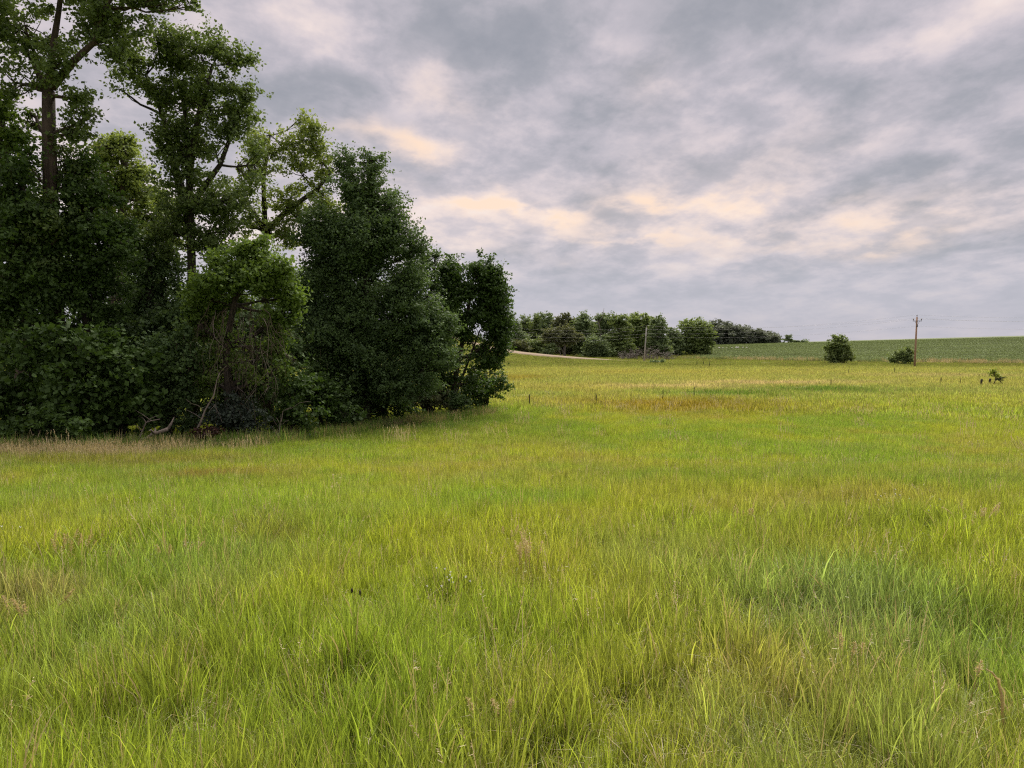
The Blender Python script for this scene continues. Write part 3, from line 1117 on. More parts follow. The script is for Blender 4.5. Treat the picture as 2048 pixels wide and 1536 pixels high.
tree('wood_tree', 'rightmost tree of the wood with two rounded tops and open leaning trunks', 'tree', (910, 822),
     [(905, 538, 34, 30), (965, 535, 33, 28), (940, 580, 50, 36), (985, 585, 26, 42), (985, 560, 20, 20), (905, 600, 40, 40), (950, 645, 52, 38), (990, 650, 24, 36),
      (1000, 690, 15, 20, 0, .8), (900, 660, 42, 40), (965, 695, 40, 34, 0, .9), (885, 560, 20, 35, 0, .8), (1008, 640, 14, 26, 0, .9), (995, 610, 22, 50), (1002, 670, 16, 40), (990, 560, 22, 32), (890, 710, 40, 34, 0, .8), (985, 725, 26, 26, 0, .7), (880, 760, 36, 36, .4, .7), (940, 765, 36, 32, .5, .5), (900, 790, 40, 24, .5, .6)],
     'leaf_deep', 'bark', [(908, 770), (918, 715), (932, 650), (940, 590)], (7, 3), [(4, [(905, 800, 0), (930, 740, .5), (960, 660, .5)])],
     dens=1.15, leaf=.17, back=1.5, group=GW, gap=.06)
t8, Y8 = tree('wood_tree', 'small bright green tree with brown dead boughs hanging under its crown', 'tree', (462, 872),
     [(485, 518, 60, 34, 0), (430, 548, 42, 32, -.4), (530, 542, 50, 36, -.4), (480, 562, 85, 30, -.3), (572, 592, 30, 34), (400, 588, 28, 32), (440, 600, 60, 26, .6),
      (388, 640, 18, 30), (585, 625, 14, 22), (552, 635, 30, 30), (556, 690, 20, 38), (566, 735, 14, 26, .3, .7), (500, 495, 40, 22), (420, 650, 30, 36, .8), (440, 690, 40, 40, .2, .35), (510, 720, 45, 60, .2, .35), (420, 760, 36, 40, .3, .4)],
     'leaf_bright', 'bark_dark', [(458, 780), (452, 690), (468, 610), (480, 540)], (10, 4), dens=1.2, leaf=.14, back=.6, group=GW, clump=.34, rise=.35)
tree('wood_tree', 'bright green tree cut off by the left edge of the photo', 'tree', (-40, 872),
     [(5, 230, 32, 60), (15, 300, 42, 50), (-20, 380, 70, 80), (30, 350, 30, 40), (-60, 260, 70, 90), (0, 420, 55, 50), (55, 400, 40, 45)],
     'leaf_bright', 'bark', dens=.8, leaf=.17, back=2, group=GW)
tree('wood_tree', 'dark spreading tree below the bright crown at the left edge', 'tree', (36, 874),
     [(30, 480, 60, 60), (60, 420, 45, 50), (45, 340, 34, 50, .5), (15, 380, 40, 50), (20, 560, 70, 60), (70, 560, 45, 60), (-20, 620, 70, 70), (45, 640, 60, 50)],
     'leaf_deep', 'bark', dens=.9, leaf=.16, back=1.8, group=GW)
tree('wood_tree', 'dark tree filling the gap right of the giant trunk', 'tree', (178, 868),
     [(150, 400, 45, 60), (155, 335, 32, 45, .3), (195, 385, 36, 36), (165, 470, 70, 60), (105, 560, 40, 50, -.6), (100, 490, 36, 50, -.6), (215, 520, 65, 55), (140, 560, 50, 55), (190, 600, 75, 55), (230, 470, 35, 45), (150, 650, 60, 45)],
     'leaf_deep', 'bark_dark', dens=.88, leaf=.16, back=1.9, group=GW)
tree('wood_tree', 'dark tree just left of the vase shaped tree trunk', 'tree', (298, 866),
     [(300, 510, 50, 45), (330, 560, 45, 50), (280, 570, 50, 50), (310, 640, 60, 50), (250, 640, 45, 50), (350, 640, 35, 60)],
     'leaf_dark', 'bark_dark', dens=.85, leaf=.15, back=5, group=GW)
for (lab, base, bl, bk) in (
        ('dim tree deep in the wood behind the left edge trees', (60, 868), [(40, 620, 110, 80), (60, 520, 90, 80), (30, 730, 120, 70)], 17),
        ('dim tree deep in the wood behind the undergrowth left of the dead boughs', (260, 864), [(240, 600, 110, 70), (260, 700, 120, 70), (220, 530, 70, 50), (300, 770, 110, 50)], 16),
        ('dim shaded thicket tree close behind the dead boughs', (480, 866), [(470, 660, 75, 60), (480, 740, 85, 70), (460, 800, 80, 50), (530, 720, 50, 80)], 2.6),
        ('dim shaded thicket tree close behind the shrubs left of the dead boughs', (330, 866), [(320, 700, 80, 70), (300, 780, 90, 60), (360, 650, 50, 60), (370, 790, 50, 50)], 3.4),
        ('dim shaded thicket tree behind the tallest undergrowth shrub', (130, 870), [(110, 690, 90, 60), (130, 770, 110, 70), (40, 700, 60, 60), (210, 700, 60, 60)], 3.6),
        ('dim tree deep in the wood directly behind the dead boughs', (470, 862), [(450, 640, 110, 60), (470, 720, 120, 60), (500, 790, 110, 45)], 14),
        ('dim tree deep in the wood behind the big cone shaped tree', (640, 852), [(620, 600, 80, 80), (640, 700, 100, 70), (650, 780, 80, 40)], 10)):
    tree('wood_tree', lab, 'tree', base, bl, 'leaf_dark', 'bark_dark', dens=.8, leaf=.22, back=bk, group=GW, clump=.6, twigs=1, gap=.06)
for (lab, base, bl, lm, bk, lf) in (
        ('broad leaved shrub under the left edge trees', (40, 884), [(40, 760, 70, 60), (10, 825, 70, 55), (70, 700, 45, 45), (60, 850, 60, 35)], 'leaf_deep', 1.6, .21),
        ('tallest undergrowth shrub in front of the giant trunk', (140, 882), [(150, 690, 50, 42), (110, 690, 40, 40), (120, 765, 70, 55), (170, 790, 55, 50), (150, 835, 60, 45)], 'leaf_deep', 1.0, .21),
        ('leafy shrub with pale sprigs between the giant trunk and the fallen limb', (245, 878), [(240, 730, 65, 50), (220, 790, 60, 50), (270, 800, 50, 45), (200, 690, 45, 40), (250, 845, 60, 30)], 'leaf_deep', 1.2, .21),
        ('shrub left of the hanging dead boughs', (340, 874), [(340, 720, 55, 55), (320, 790, 50, 45), (365, 700, 30, 50), (360, 780, 30, 45), (345, 840, 50, 30)], 'leaf_dark', 1.0, .15),
        ('low shrub at the grass edge near the left border', (95, 886), [(90, 845, 55, 26), (40, 862, 50, 18), (150, 855, 40, 22)], 'leaf_deep', .3, .15),
        ('grey green bush at the foot of the dead boughs', (470, 872), [(470, 815, 42, 34), (440, 838, 40, 25), (505, 835, 36, 26)], 'leaf_grey', -.2, .12),
        ('low dark shrub below the bright green tree, right of the grey bush', (575, 868), [(580, 800, 45, 45), (600, 755, 32, 40), (560, 840, 45, 22), (615, 830, 40, 28)], 'leaf_deep', .4, .15),
        ('dark shrub at the foot of the big cone shaped tree', (655, 856), [(650, 800, 50, 42), (680, 830, 45, 24), (620, 780, 35, 40)], 'leaf_deep', .8, .15),
        ('spreading shrub under the right side of the cone shaped tree', (770, 836), [(760, 775, 46, 36), (735, 812, 50, 24), (700, 825, 40, 20), (800, 812, 40, 22)], 'leaf_deep', 1.0, .15),
        ('scraggly shrub under the open trunks near the wood end', (845, 826), [(840, 785, 44, 26), (875, 800, 38, 20), (810, 795, 34, 22)], 'leaf_olive', 1.0, .14),
        ('rounded dark bush jutting out at the right end of the wood', (972, 812), [(972, 768, 38, 32), (1000, 776, 20, 24), (955, 795, 40, 20)], 'leaf_deep', .5, .14),
        ('small dark bush at the base of the rightmost tree', (905, 824), [(900, 800, 26, 20), (925, 808, 22, 14)], 'leaf_dark', .3, .13),
        ('patch of rust red dry leaves on a low shrub at the grass edge', (405, 879), [(405, 868, 20, 10), (420, 862, 14, 9)], 'leaf_rust', -.3, .09)):
    tree('shrub', lab, 'shrub', base, bl, lm, 'bark_dark', dens=.80, leaf=lf, back=bk, group=GS, tr=(4, 2), stems=5, twigs=2, clump=.30, pads=13, crown_name='foliage')

# hanging dead boughs of the small bright tree
r = np.random.default_rng(5)
for i in range(20):
    sx = 430 + r.random() * 110
    sy = 590 + r.random() * 70
    ex = sx + (sx - 478) * .55 + r.normal() * 16
    ey = sy + 90 + r.random() * 130
    a = at(sx, sy, Y8 - .3 + r.normal() * .5)
    b = at(ex, ey, Y8 - 1.0 - r.random() * .9)
    pts = curve(a, b, .22, r, 7, .05)
    mb = MB()
    mb.tube(pts, np.linspace(.013, .005, 7) * (.6 + .8 * r.random()), 5)
    for j in range(5):
        s_ = pts[r.integers(2, 7)]
        e_ = s_ + np.array([r.normal() * .35, r.normal() * .25, -.3 - .4 * r.random()])
        mb.tube(curve(s_, e_, .1, r, 4), np.linspace(.010, .004, 4), 3, False)
    mb.build('dead_bough', M['dead_wood'] if i % 3 == 0 else M['twig'], t8)
tw = MB()
for i in range(620):
    px_, py_ = 475 + r.normal() * 52, 700 + r.normal() * 72
    py_ = max(py_, 600 + abs(px_ - 480) * .6)
    a = at(px_, py_, Y8 - .7 + r.normal() * .5)
    e = a + np.array([r.normal() * .10, r.normal() * .10, -.18 - .30 * r.random()])
    tw.tube([a, (a + e) / 2 + r.normal(size=3) * .03, e], [.006, .005, .003], 3, False)
o = tw.build('dead_twigs', M['twig'], t8)
o['kind'] = 'stuff'


def branch(name, label, pts, r0, r1, mat='dead_wood', off=-.4, side=4, seed=1):
    """a dead branch lying against the wood's edge: pixels on a plane just before the shrubs, ends on the ground"""
    rr = np.random.default_rng(seed)
    X, Y = ground(pts[0][0], pts[0][1])
    Y += off
    P3 = [at(a, b, Y + i * .25) for i, (a, b) in enumerate(pts)]
    P3[0][2] = float(height(P3[0][0], P3[0][1])) - .03
    t = thing(name, label, 'branch', P3[0], 'dead branches at the foot of the wood')
    mb = MB()
    q = [P3[0]]
    for a, b in zip(P3[:-1], P3[1:]):
        q += curve(a, b, .05, rr, 4)[1:]
    mb.tube(q, np.linspace(r0, r1, len(q)), 7)
    mb.build('branch_stem', M[mat], t)
    for j in range(side):
        s_ = q[rr.integers(1, len(q))]
        e_ = s_ + np.array([rr.normal() * .5, rr.normal() * .3, .1 + .4 * rr.random()])
        m2 = MB()
        m2.tube(curve(s_, e_, .1, rr, 4), np.linspace(r1 * .9, .006, 4), 5)
        m2.build('twig', M[mat], t)


branch('fallen_branch', 'thick pale broken limb lying low at the grass edge left of the dead boughs', [(262, 880), (300, 872), (336, 858)], .045, .075, seed=3)
branch('fallen_branch', 'pale crooked stick leaning up above the thick broken limb', [(270, 878), (292, 845), (320, 838)], .03, .02, seed=4, off=.2)
branch('fallen_branch', 'long bare branch leaning diagonally in front of the dead boughs', [(384, 876), (404, 838), (428, 790), (440, 745)], .045, .015, seed=5, off=-.5)
branch('fallen_branch', 'tuft of grey dead sticks standing at the grass edge right of the dead boughs', [(552, 872), (560, 850), (566, 822)], .02, .01, seed=6, side=9)
branch('fallen_branch', 'dark low branch reaching into the grass below the cone shaped tree', [(668, 854), (690, 838), (715, 828)], .06, .03, 'bark_dark', seed=7)
branch('fallen_branch', 'dark crooked branch in the gap under the wood near its right end', [(800, 834), (812, 800), (835, 775)], .07, .04, 'bark_dark', seed=9, off=.8)

# ------------------------------------------------------------------ beyond the road: the far wood
GF = 'trees of the far wood beyond the road'
M['leaf_crest'] = leaf_mat('hazed_crest_leaves', (0.0900, 0.1100, 0.0760), (0.1485, 0.1760, 0.1216), .2)  # greyed leaf colour carries the distance haze of the crest
far = [
    # label, base px, blobs, leaf kind, Y, bark
    ('distant poplar just right of the near wood', (1052, 706), [(1052, 648, 10, 14), (1048, 670, 12, 20), (1056, 665, 10, 18)], 'leaf_far', 262, 1),
    ('slim distant poplar second from the near wood', (1076, 706), [(1074, 646, 11, 15), (1076, 668, 13, 20)], 'leaf_far', 258, 1),
    ('dark round topped distant tree left of the olive willow', (1093, 708), [(1093, 640, 12, 13), (1092, 660, 11, 18), (1094, 684, 12, 18)], 'leaf_far_dark', 252, 1),
    ('low dark trees at the left beginning of the far wood', (1034, 700), [(1030, 665, 14, 18), (1040, 680, 16, 18), (1022, 645, 10, 16)], 'leaf_far_dark', 240, 1),
    ('grey green bush mass behind the gravel road bend', (1066, 708), [(1060, 690, 18, 14), (1080, 692, 16, 14)], 'leaf_far', 232, 1),
    ('pale bush with light top beside the gravel road', (1040, 704), [(1036, 692, 12, 10), (1048, 694, 9, 9)], 'leaf_olive', 222, 1),
    ('small dark green bush at the willow foot', (1096, 714), [(1094, 706, 12, 7), (1104, 700, 8, 10)], 'leaf_far_dark', 212, 1),
    ('olive tree rising behind the willow', (1130, 712), [(1128, 644, 18, 12), (1115, 655, 14, 14), (1142, 652, 14, 15), (1130, 670, 20, 16)], 'leaf_olive', 236, 1),
    ('spreading olive willow on splayed pale trunks', (1128, 716), [(1108, 672, 16, 14), (1130, 664, 18, 12), (1150, 676, 14, 10), (1092, 680, 10, 10), (1128, 680, 20, 9)], 'leaf_olive', 214, 2),
    ('dark tree with a pointed top right of the olive tree', (1168, 714), [(1168, 634, 7, 10), (1160, 650, 12, 16), (1174, 656, 13, 20), (1166, 682, 16, 18)], 'leaf_far_dark', 232, 1),
    ('dark thicket right of the willow trunks', (1190, 718), [(1178, 704, 18, 12), (1202, 700, 16, 16), (1192, 684, 16, 16)], 'leaf_far_dark', 216, 1),
    ('dark tree right of the bleached snag', (1212, 714), [(1206, 645, 14, 14), (1222, 642, 13, 14), (1214, 664, 16, 18), (1210, 686, 15, 18)], 'leaf_far_dark', 228, 1),
    ('rounded tree in the middle of the far wood', (1240, 716), [(1240, 690, 22, 18), (1228, 676, 13, 13), (1238, 640, 14, 12), (1246, 660, 15, 18)], 'leaf_far', 222, 1),
    ('tall light topped tree behind the grey pole', (1276, 716), [(1278, 642, 16, 14), (1262, 646, 12, 14), (1292, 646, 12, 14), (1276, 664, 22, 16), (1274, 688, 20, 18)], 'leaf_far_lit', 236, 1),
    ('dark tree right of the light topped tree', (1316, 714), [(1316, 645, 13, 12), (1322, 658, 11, 12), (1310, 672, 16, 16), (1318, 690, 16, 14)], 'leaf_far_dark', 230, 1),
    ('low shaded trees in the dip of the treeline', (1348, 706), [(1340, 668, 12, 10), (1352, 672, 12, 10), (1346, 688, 18, 12)], 'leaf_far_dark', 246, 1),
    ('big round bright crowned tree standing out at the far wood right end', (1390, 702), [(1388, 652, 20, 14), (1374, 664, 16, 16), (1404, 662, 17, 17), (1390, 672, 26, 18), (1384, 688, 16, 10), (1372, 682, 12, 12)], 'leaf_far_lit', 250, 1),
    ('shrub under the right flank of the round bright crowned tree', (1416, 694), [(1416, 672, 10, 14), (1410, 684, 10, 10)], 'leaf_far', 250, 1),
]
for lab, bx, tp, w_ in (('pale distant tree behind the poplars at the left of the far wood', 1062, 650, 20), ('dull distant tree filling the treeline left of the olive tree', 1108, 652, 18),
                        ('rounded back tree between the olive tree and the pointed tree', 1150, 640, 20), ('rounded back tree behind the bleached snag', 1196, 642, 22),
                        ('rounded back tree left of the grey pole top', 1256, 636, 22), ('rounded back tree right of the grey pole top', 1300, 642, 20)):
    far.append((lab, (bx, 700), [(bx, tp + 12, w_ * .8, 13), (bx - w_ * .5, tp + 24, w_ * .7, 14), (bx + w_ * .5, tp + 26, w_ * .7, 14), (bx, tp + 40, w_, 16)], 'leaf_far', 268, 1))
for lab, base, bl, lm, Yf, st in far:
    x = ray(*base)[0] * Yf
    zb = float(height(x, Yf))
    bl = [(a, b, c * 1.22, d * 1.22) for a, b, c, d in bl]
    pg = HZ + (EYE - zb) / Yf * F
    if st == 1:
        top_ = min(b - d for a, b, c, d in bl)
        wid = max(c for a, b, c, d in bl)
        for q in np.arange(pg - 8, max(b for a, b, c, d in bl), -10):
            bl.append((base[0] + rng.normal() * 4, q, wid * 1.05, 12))
    tree('far_tree', lab, 'tree', base, bl, lm, 'bark_pale' if 'willow on' in lab else 'bark', dens=1.15, leaf=.5, Y=Yf, group=GF, tr=(2.2, .8), twigs=.5, clump=.85,
         gap=.08, stems=6 if st == 2 else 1, stretch=1.4)
# snag
X, Y = ray(1198, 700)[0] * 226, 226
t = thing('dead_snag', 'bleached dead snag with bare forked limbs rising from the far wood', 'tree', (X, Y, float(height(X, Y))))
mb = MB()
mb.tube([(X, Y, float(height(X, Y)) - .3), at(1202, 662, Y), at(1195, 640, Y), at(1192, 626, Y)], [.3, .22, .13, .05], 6)
mb.tube([at(1197, 648, Y), at(1206, 630, Y), at(1208, 616, Y)], [.14, .09, .04], 5)
mb.tube([at(1202, 662, Y), at(1194, 657, Y)], [.16, .08], 5)
mb.build('trunk', M['bark_pale'], t)
# distant wood on the crest: one far mass, with its last trees one by one
blm = []
r = np.random.default_rng(12)
for i in range(64):
    px_ = 1405 + i * 2.4
    top = np.interp(px_, [1405, 1430, 1480, 1520, 1560], [656, 645, 655, 662, 672])
    bot = np.interp(px_, [1405, 1560], [693, 686.5])
    blm.append((px_, (top + bot) / 2 + r.normal() * .8, 9, (bot - top) / 2 * 1.12 * (.9 + .2 * r.random()) + 1, r.normal() * 5))
lv, _ = leaf_cloud(blm, 440, .8, .75, 77, 1.4, gap=.05, stretch=1.4)
tag(quads_obj('distant_woods', lv, M['leaf_crest']), 'dim grey green wood along the crest of the far hill', kind='stuff')
for i, (lab, bx, bl) in enumerate((
        ('small rounded tree standing free at the end of the crest wood', 1577, [(1577, 675, 7, 6), (1572, 681, 9, 5), (1582, 682, 8, 5)]),
        ('last tiny low bush tailing off on the crest', 1604, [(1600, 683, 8, 4), (1610, 684, 6, 3.5), (1592, 684, 8, 4)]))):
    tree('far_tree', lab, 'tree', (bx, 686), bl, 'leaf_far_dark', 'bark', dens=.9, leaf=.9, Y=436, tr=(1.2, .5), twigs=.4, clump=1.3, gap=.05, stretch=1.4)
# lone trees by the field
tree('field_tree', 'lone dense cone shaped green tree at the crop field edge', 'tree', (1677, 727),
     [(1677, 674, 11, 10), (1668, 688, 13, 15), (1687, 689, 12, 15), (1676, 700, 23, 16), (1663, 712, 14, 13), (1692, 712, 13, 13), (1677, 717, 23, 11), (1677, 690, 16, 18)],
     'leaf_far', 'bark', dens=1.0, leaf=.42, Y=171, tr=(2.5, 1), twigs=1, clump=.75, gap=.08, stretch=1.5)
tree('field_bush', 'wide grey green bush leaning left of the brown utility pole', 'shrub', (1806, 728),
     [(1820, 702, 9, 9), (1808, 708, 14, 11), (1794, 714, 13, 11), (1785, 720, 8, 8), (1812, 718, 16, 9)],
     'leaf_far', 'bark', dens=1.0, leaf=.36, Y=163, tr=(2, 1), stems=4, twigs=1, clump=.65, gap=.08, crown_name='foliage', stretch=1.5)
X, Y = ground(1992, 764)
tree('sapling', 'tiny yellow green sapling beside the dark stumps in the right meadow', 'shrub', (1990, 762),
     [(1989, 742, 7, 5), (1985, 748, 6, 5), (1995, 750, 5, 5)], 'leaf_sapling', 'bark', dens=.7, leaf=.22, Y=Y, tr=(1.2, .5), twigs=1, clump=.35, gap=.1, crown_name='foliage')
tree('dry_shrub', 'small brown withered shrub just right of the sapling', 'shrub', (2002, 763),
     [(2001, 756, 6, 4), (1996, 758, 5, 3)], 'leaf_olive', 'bark', dens=.7, leaf=.2, Y=Y, tr=(1, .5), twigs=1, clump=.3, gap=.1, crown_name='foliage', stems=3)
# brush pile of bare grey brown scrub by the grey pole
X, Y = ray(1300, 720)[0] * 200, 200
t = thing('dead_scrub', 'tangle of bare grey brown scrub around the foot of the grey pole', 'shrub', (X, Y, float(height(X, Y))))
mb, m2 = MB(), MB()
r = np.random.default_rng(31)
for i in range(90):
    px_ = 1240 + r.random() * 105
    b = np.array([ray(px_, 720)[0] * 200, 200 + r.normal() * 1.5, 0])
    b[2] = float(height(b[0], b[1])) - .1
    hh = (1.2 + 2.6 * r.random()) * (0.5 + .5 * math.sin((px_ - 1240) / 105 * 3.14))
    e = b + np.array([r.normal() * 1.0, r.normal() * .7, hh])
    q = curve(b, e, .05, r, 5)
    mb.tube(q, np.linspace(.06, .02, 5), 4, False)
    for j in range(9):
        s_ = q[r.integers(1, 5)]
        m2.tube(curve(s_, s_ + np.array([r.normal() * .6, r.normal() * .4, .5 * r.random()]), .1, r, 3), [.03, .025, .015], 3, False)
mb.build('stems', M['twig_grey'], t)
o = m2.build('bare_twigs', M['twig_grey'], t)
o['kind'] = 'stuff'
tree('field_bush', 'low dark weeds bunched right of the grey pole base', 'shrub', (1322, 728), [(1316, 722, 10, 4), (1328, 720, 7, 5), (1302, 724, 5, 3)],
     'leaf_far_dark', 'bark', dens=.8, leaf=.3, Y=170, tr=(1, .5), stems=3, twigs=.5, clump=.5, crown_name='foliage')


# ------------------------------------------------------------------ utility line
def pole(label, bx, by, tx, ty, Y, rad, mat, arm, grp='utility poles along the road'):
    B = at(bx, by, Y)
    T = at(tx, ty, Y)
    zb = float(height(B[0], Y))
    t = thing('utility_pole', label, 'utility pole', (B[0], Y, zb), grp)
    base = np.array([B[0], Y, zb - .4])
    mb = MB()
    mb.tube([base, base * .5 + T * .5, T], [rad, rad * .86, rad * .72], 10)
    mb.build('pole_shaft', M[mat], t)
    d = unit(T - base)
    tops = []
    if arm:
        c = T - d * (8 / F * Y) + np.array([0, -.2, 0])
        m2 = MB()
        m2.box(c, (arm, .05, .055))
        m2.build('crossarm', M['metal'], t, False)
        for s_ in (-1, 1):
            m3 = MB()
            m3.tube([c + np.array([s_ * arm * .5, 0, -.05]), T - d * 1.7 + np.array([0, -.16, 0])], [.025, .025], 4)
            m3.build('arm_brace', M['metal'], t)
        spots = [c + np.array([-arm * .9, 0, .07]), T, c + np.array([arm * .9, 0, .07])]
    else:
        spots = [T, T - d * .9 + np.array([.2, -.1, 0]), T - d * 1.9 + np.array([.2, -.1, 0])]
    for s_ in spots:
        m3 = MB()
        m3.tube([s_, s_ + [0, 0, .12], s_ + [0, 0, .16], s_ + [0, 0, .26], s_ + [0, 0, .34], s_ + [0, 0, .42]], [.03, .03, .09, .10, .07, .05], 8)
        m3.build('insulator', M['porcelain'], t)
        tops.append(s_ + np.array([0, 0, .42]))
    low = MB()
    lp = T - d * (18 / F * Y) + np.array([0, -rad, 0])
    low.box(lp, (.09, .12, .16))
    low.build('neutral_bracket', M['metal'], t, False)
    tops.append(lp + np.array([0, -.12, 0]))
    return tops


pA = pole('dark slim utility pole beside the right end of the near wood', 1010, 704, 1011, 657, 212, .16, 'bark_dark', 0)
pB = pole('pale grey utility pole standing before the far wood', 1288, 727, 1293, 655, 185, .19, 'pole_grey', 0)
pC = pole('reddish brown utility pole with crossarm by the crop field', 1829, 736, 1834, 634, 146, .20, 'pole_brown', .88)
pD = pole('utility pole beyond the right edge of the photo', 2560, 748, 2562, 618, 112, .20, 'pole_brown', 1.1)
P0 = [q + np.array([-60, 50, 6.0]) for q in pA]
wl = ('upper overhead wire nearest the photo left', )
for i, lab in enumerate(('overhead wire on the left insulators of the crossarm', 'topmost overhead wire running over the pole tops',
                         'overhead wire on the right insulators of the crossarm', 'lowest overhead wire strung below the crossarm')):
    mb = MB()
    pts = []
    for a, b in zip((P0[i], pA[i], pB[i], pC[i]), (pA[i], pB[i], pC[i], pD[i])):
        for t_ in np.linspace(0, 1, 17, endpoint=False):
            q = a + (b - a) * t_
            pts.append(q + np.array([0, 0, -4 * 1.1 * t_ * (1 - t_)]))
    pts.append(pD[i])
    mb.tube(pts, [.009] * len(pts), 4)
    tag(mb.build('overhead_wire', M['wire']), lab, 'wire', 'overhead wires between the utility poles')

# ------------------------------------------------------------------ fence posts, stumps
GP = 'thin dark fence posts across the meadow'
post_mesh = {}


def post(label, px, py0, py1, wide=.05, grp=GP, lean=0.0, name='fence_post', mat='post'):
    Xp, Yp = ground(px, py0)
    z = float(height(Xp, Yp))
    h = max(.8, (py0 - py1) / F * Yp + .15)
    mb = MB()
    mb.tube([(Xp, Yp, z - .2), (Xp + lean * h * .5, Yp, z + h * .5), (Xp + lean * h, Yp, z + h - .04), (Xp + lean * h, Yp, z + h)],
            [wide, wide * .95, wide * .9, wide * .5], 7)
    return tag(mb.build(name, M[mat]), label, 'fence post' if grp else 'stump', grp)


for lab, px, a, b, w, l in (
        ('first fence post out from the near wood end, short and dark', 1059, 803, 783, .055, 0),
        ('second fence post from the wood, left of the ochre grass patch', 1192, 803, 784, .045, .02),
        ('faint thin fence post behind the ochre patch left half', 1262, 797, 779, .03, 0),
        ('tall thin fence post above the middle of the ochre patch', 1326, 794, 774, .04, 0),
        ('fence post in the dark green weeds behind the ochre patch right end', 1388, 788, 769, .045, .01),
        ('fence post at the tan grass streak below the lone cone tree', 1662, 768, 756, .06, 0),
        ('faint fence post right below the lone cone tree', 1697, 745, 736, .05, 0),
        ('fence post below the wide bush near the brown pole', 1789, 744, 733, .06, 0),
        ('dark fence post alone right of the brown pole', 1882, 763, 750, .06, 0),
        ('faint fence post between the lone dark post and the stumps', 1921, 764, 753, .045, .03),
        ('left short post of the three under the round bright crowned tree', 1394, 730, 721, .10, 0),
        ('middle short post of the three under the round bright crowned tree', 1407, 729, 721, .08, 0),
        ('right short post of the three under the round bright crowned tree', 1419, 731, 721, .08, .05)):
    post(lab, px, a, b, w * .72, GP, l)
for lab, px, a, b, w in (('black pinched stump with a dry wisp on top', 1963, 766, 754, .12), ('dark flat topped stump beside the sapling', 1980, 763, 753, .13)):
    Xp, Yp = ground(px, a)
    z = float(height(Xp, Yp))
    h = (a - b) / F * Yp + .2
    mb = MB()
    pr = [1.25, 1.0, .75 if 'pinched' in lab else .95, .9, .85]
    mb.tube([(Xp + .03 * math.sin(i * 2), Yp, z - .1 + h * i / 4) for i in range(5)], [w * q for q in pr], 9)
    tag(mb.build('stump', M['post']), lab, 'stump')
# row of small pale stones along the field's upper edge
for i in range(9):
    px_, py_ = 1430 + i * 8.0 + rng.normal() * 2, 698 - i * .9
    X, Y = ray(px_, py_)[0] * 330, 330
    z = float(height(X, Y))
    rr_ = np.random.default_rng(900 + i)
    bpy_v, fcs = [], []
    mb = MB()
    s_ = .5 + .35 * rr_.random()
    mb.tube([(X, Y, z - .1), (X, Y, z + s_ * .3), (X + .05, Y, z + s_ * .8), (X + .08, Y, z + s_)], [s_ * .7, s_ * (.7 + .2 * rr_.random()), s_ * .5, s_ * .2], 7)
    tag(mb.build('field_stone', M['rock']), 'small pale stone in the row along the upper left field edge', 'stone', 'pale stones along the upper field edge')


# ------------------------------------------------------------------ single plants standing out of the grass
def plume(label, px, py_top, py_base, n_heads, width, seed, group='dry plumes standing out of the grass'):
    r = np.random.default_rng(seed)
    X, Y = ground(px, py_base)
    z = float(height(X, Y))
    h = max(.3, (py_base - py_top) / F * Y)
    t = thing('seed_plume', label, 'dry grass', (X, Y, z), group)
    for i in range(n_heads):
        st = MB()
        qs = []
        b = np.array([X + r.normal() * .05, Y + r.normal() * .05, z - .03])
        e = b + np.array([r.normal() * width + .05, r.normal() * width, h * (.82 + .18 * r.random())])
        pts = curve(b, e, .03, r, 6, .02)
        st.tube(pts, np.linspace(.0028, .0016, 6), 4)
        for k in range(90):
            u = r.random()
            o = pts[-1] + (pts[-3] - pts[-1]) * u * .75
            d = np.array([r.normal() * .4 + .3, r.normal() * .4, -.1 + .6 * r.random()])
            d = unit(d) * (.010 + .022 * (1 - u) * u * 4 * r.random())
            s_ = unit(np.cross(d, r.normal(size=3))) * .0020
            qs.append([o, o + d * .5 + s_, o + d, o + d * .5 - s_])
        st.build('stem', M['seed'], t)
        quads_obj('seed_head', np.array(qs), M['seed'], t)


for lab, px, a, b, nh, w, sd in (
        ('tall tan plume in the middle of the meadow, the most upright one', 1060, 1052, 1180, 9, .07, 1),
        ('tan plume at the left, larger one of two', 132, 1050, 1150, 9, .08, 2),
        ('smaller tan plume right beside the larger left one', 172, 1056, 1120, 5, .06, 3),
        ('low golden plume right of the two left plumes', 345, 1092, 1150, 5, .09, 4),
        ('pinkish plume in the right meadow left of the white flowers', 1484, 1005, 1060, 6, .06, 5),
        ('pale pinkish plumes in the right meadow near the photo edge', 1955, 1005, 1070, 10, .16, 6),
        ('single fat tan seed head near the lower right corner', 1938, 1296, 1430, 1, .02, 7),
        ('pale nodding seed heads at the bottom middle', 1010, 1400, 1500, 3, .09, 8),
        ('tan seed heads in the flattened grass at the far left', 50, 1215, 1290, 6, .12, 9),
        ('thin seed heads arching in the right foreground', 1700, 1265, 1360, 3, .08, 10),
        ('thin reddish plume just left of the tallest middle plume', 1020, 1040, 1110, 4, .06, 11)):
    plume(lab, px, a, b, nh, w, sd)


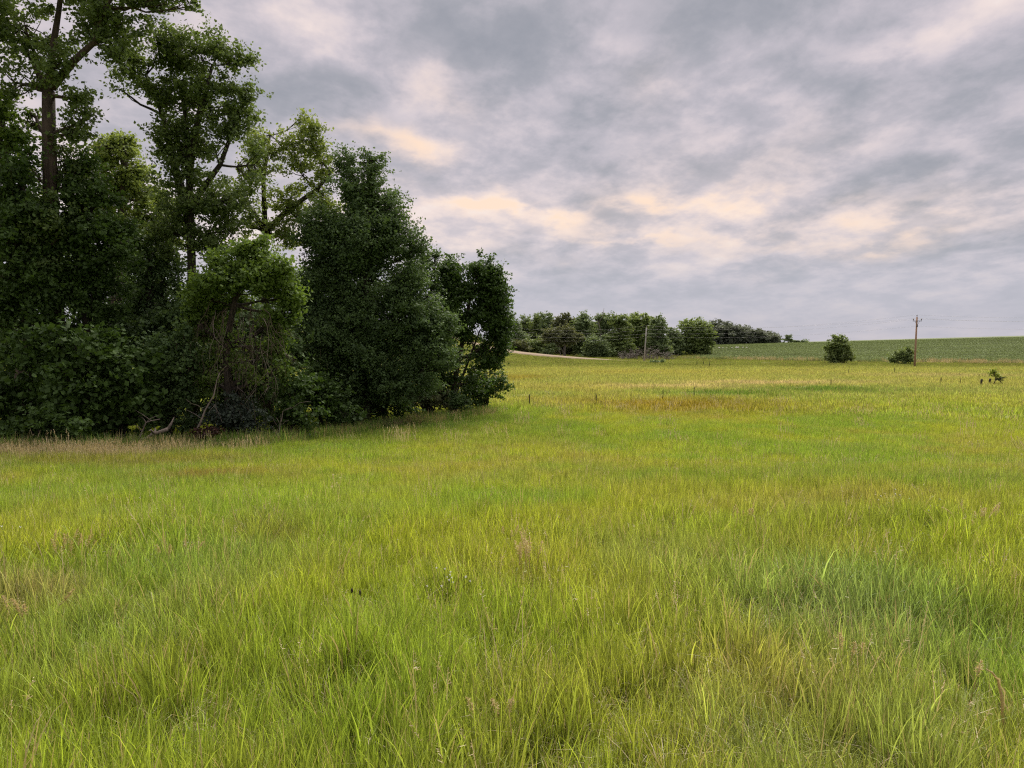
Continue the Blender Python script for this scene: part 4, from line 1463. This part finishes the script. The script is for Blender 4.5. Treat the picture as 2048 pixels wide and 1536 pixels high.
def flower_plant(label, px, py_top, py_base, nf, spread, size, seed):
    r = np.random.default_rng(seed)
    X, Y = ground(px, py_base)
    z = float(height(X, Y))
    h = (py_base - py_top) / F * Y
    t = thing('wildflower', label, 'wildflower', (X, Y, z), 'white wildflowers in the grass')
    st = MB()
    for i in range(nf):
        b = np.array([X + r.normal() * .02, Y + r.normal() * .02, z])
        e = np.array([X + r.normal() * spread, Y + r.normal() * spread, z + h * (.75 + .25 * r.random())])
        st.tube(curve(b, e, .02, r, 4), [.003, .0025, .002, .0015], 4)
        fl = MB()
        cpt = len(fl.v)
        fl.v.append(e)
        for k in range(14):
            rr_ = size * (1 if k % 2 == 0 else .55)
            w = k / 14 * 6.283
            fl.v.append(e + np.array([math.cos(w) * rr_, math.sin(w) * rr_, .004 + .006 * math.sin(w * 2)]))
        for k in range(14):
            fl.f.append((cpt, cpt + 1 + k, cpt + 1 + (k + 1) % 14))
        fl.build('flower_head', M['white_petal'], t, False)
    st.build('stems', M['leaf_bright'], t)


flower_plant('cluster of small white flowers in the centre of the foreground grass', 900, 1143, 1215, 13, .09, .010, 1)
flower_plant('sparse white flowers in the right meadow by the grass rise', 1815, 994, 1040, 9, .22, .014, 2)
flower_plant('few white flowers left of the other right meadow flowers', 1760, 1000, 1045, 4, .12, .013, 3)
flower_plant('single pale white flower at the far left of the meadow', 20, 1050, 1110, 2, .05, .012, 4)
flower_plant('two tiny white blossoms between the plume and the left meadow', 385, 1072, 1130, 2, .05, .010, 5)
# dark seed cones on stems
for lab, px, py in (('upper of two dark seed cones left of the white flowers', 704, 1183), ('lower of two dark seed cones left of the white flowers', 720, 1187),
                    ('dark seed cone right of the white flowers', 1052, 1209)):
    X, Y = ground(px, py + 60)
    z = float(height(X, Y))
    top = at(px, py, Y)
    t = thing('seed_cone', lab, 'dry flower', (X, Y, z), 'dark seed cones on thin stems')
    mb = MB()
    mb.tube([(X, Y, z), (X * .5 + top[0] * .5 + .01, Y, (z + top[2]) / 2), top], [.0035, .003, .0025], 5)
    mb.build('stem', M['twig'], t)
    mb = MB()
    mb.tube([top + [0, 0, -.012], top + [0, 0, -.004], top + [0, 0, .012], top + [0, 0, .024]], [.004, .009, .008, .003], 8)
    mb.build('cone_head', M['seed_dark'], t)
# curled dead weed in the lower right corner
X, Y = ground(2010, 1500)
z = float(height(X, Y))
t = thing('dead_weed', 'pale curled dead weed stalk with withered leaves in the lower right corner', 'weed', (X, Y, z))
pth = [(2010, 1500), (2006, 1440), (2003, 1390), (1996, 1360), (1984, 1345), (1972, 1338)]
mb = MB()
P3 = [at(a, b, Y) for a, b in pth]
mb.tube(P3, [.006, .006, .006, .005, .004, .002], 6)
mb.build('stem', M['seed'], t)
for j, (a, b, c, d) in enumerate(((2003, 1392, 1985, 1352), (2004, 1400, 2022, 1470), (2000, 1370, 2008, 1425), (2006, 1440, 2030, 1400), (2006, 1430, 1990, 1480))):
    p0, p1 = at(a, b, Y), at(c, d, Y + .03 * j - .05)
    mid = (p0 + p1) / 2 + np.array([.01, 0, .03])
    w = np.array([.004, .002, .002])
    mesh_obj('withered_leaf', [p0 - w * .3, p0 + w * .3, mid + w, mid - w, p1], [(0, 1, 2, 3), (3, 2, 4)], M['seed'], t)
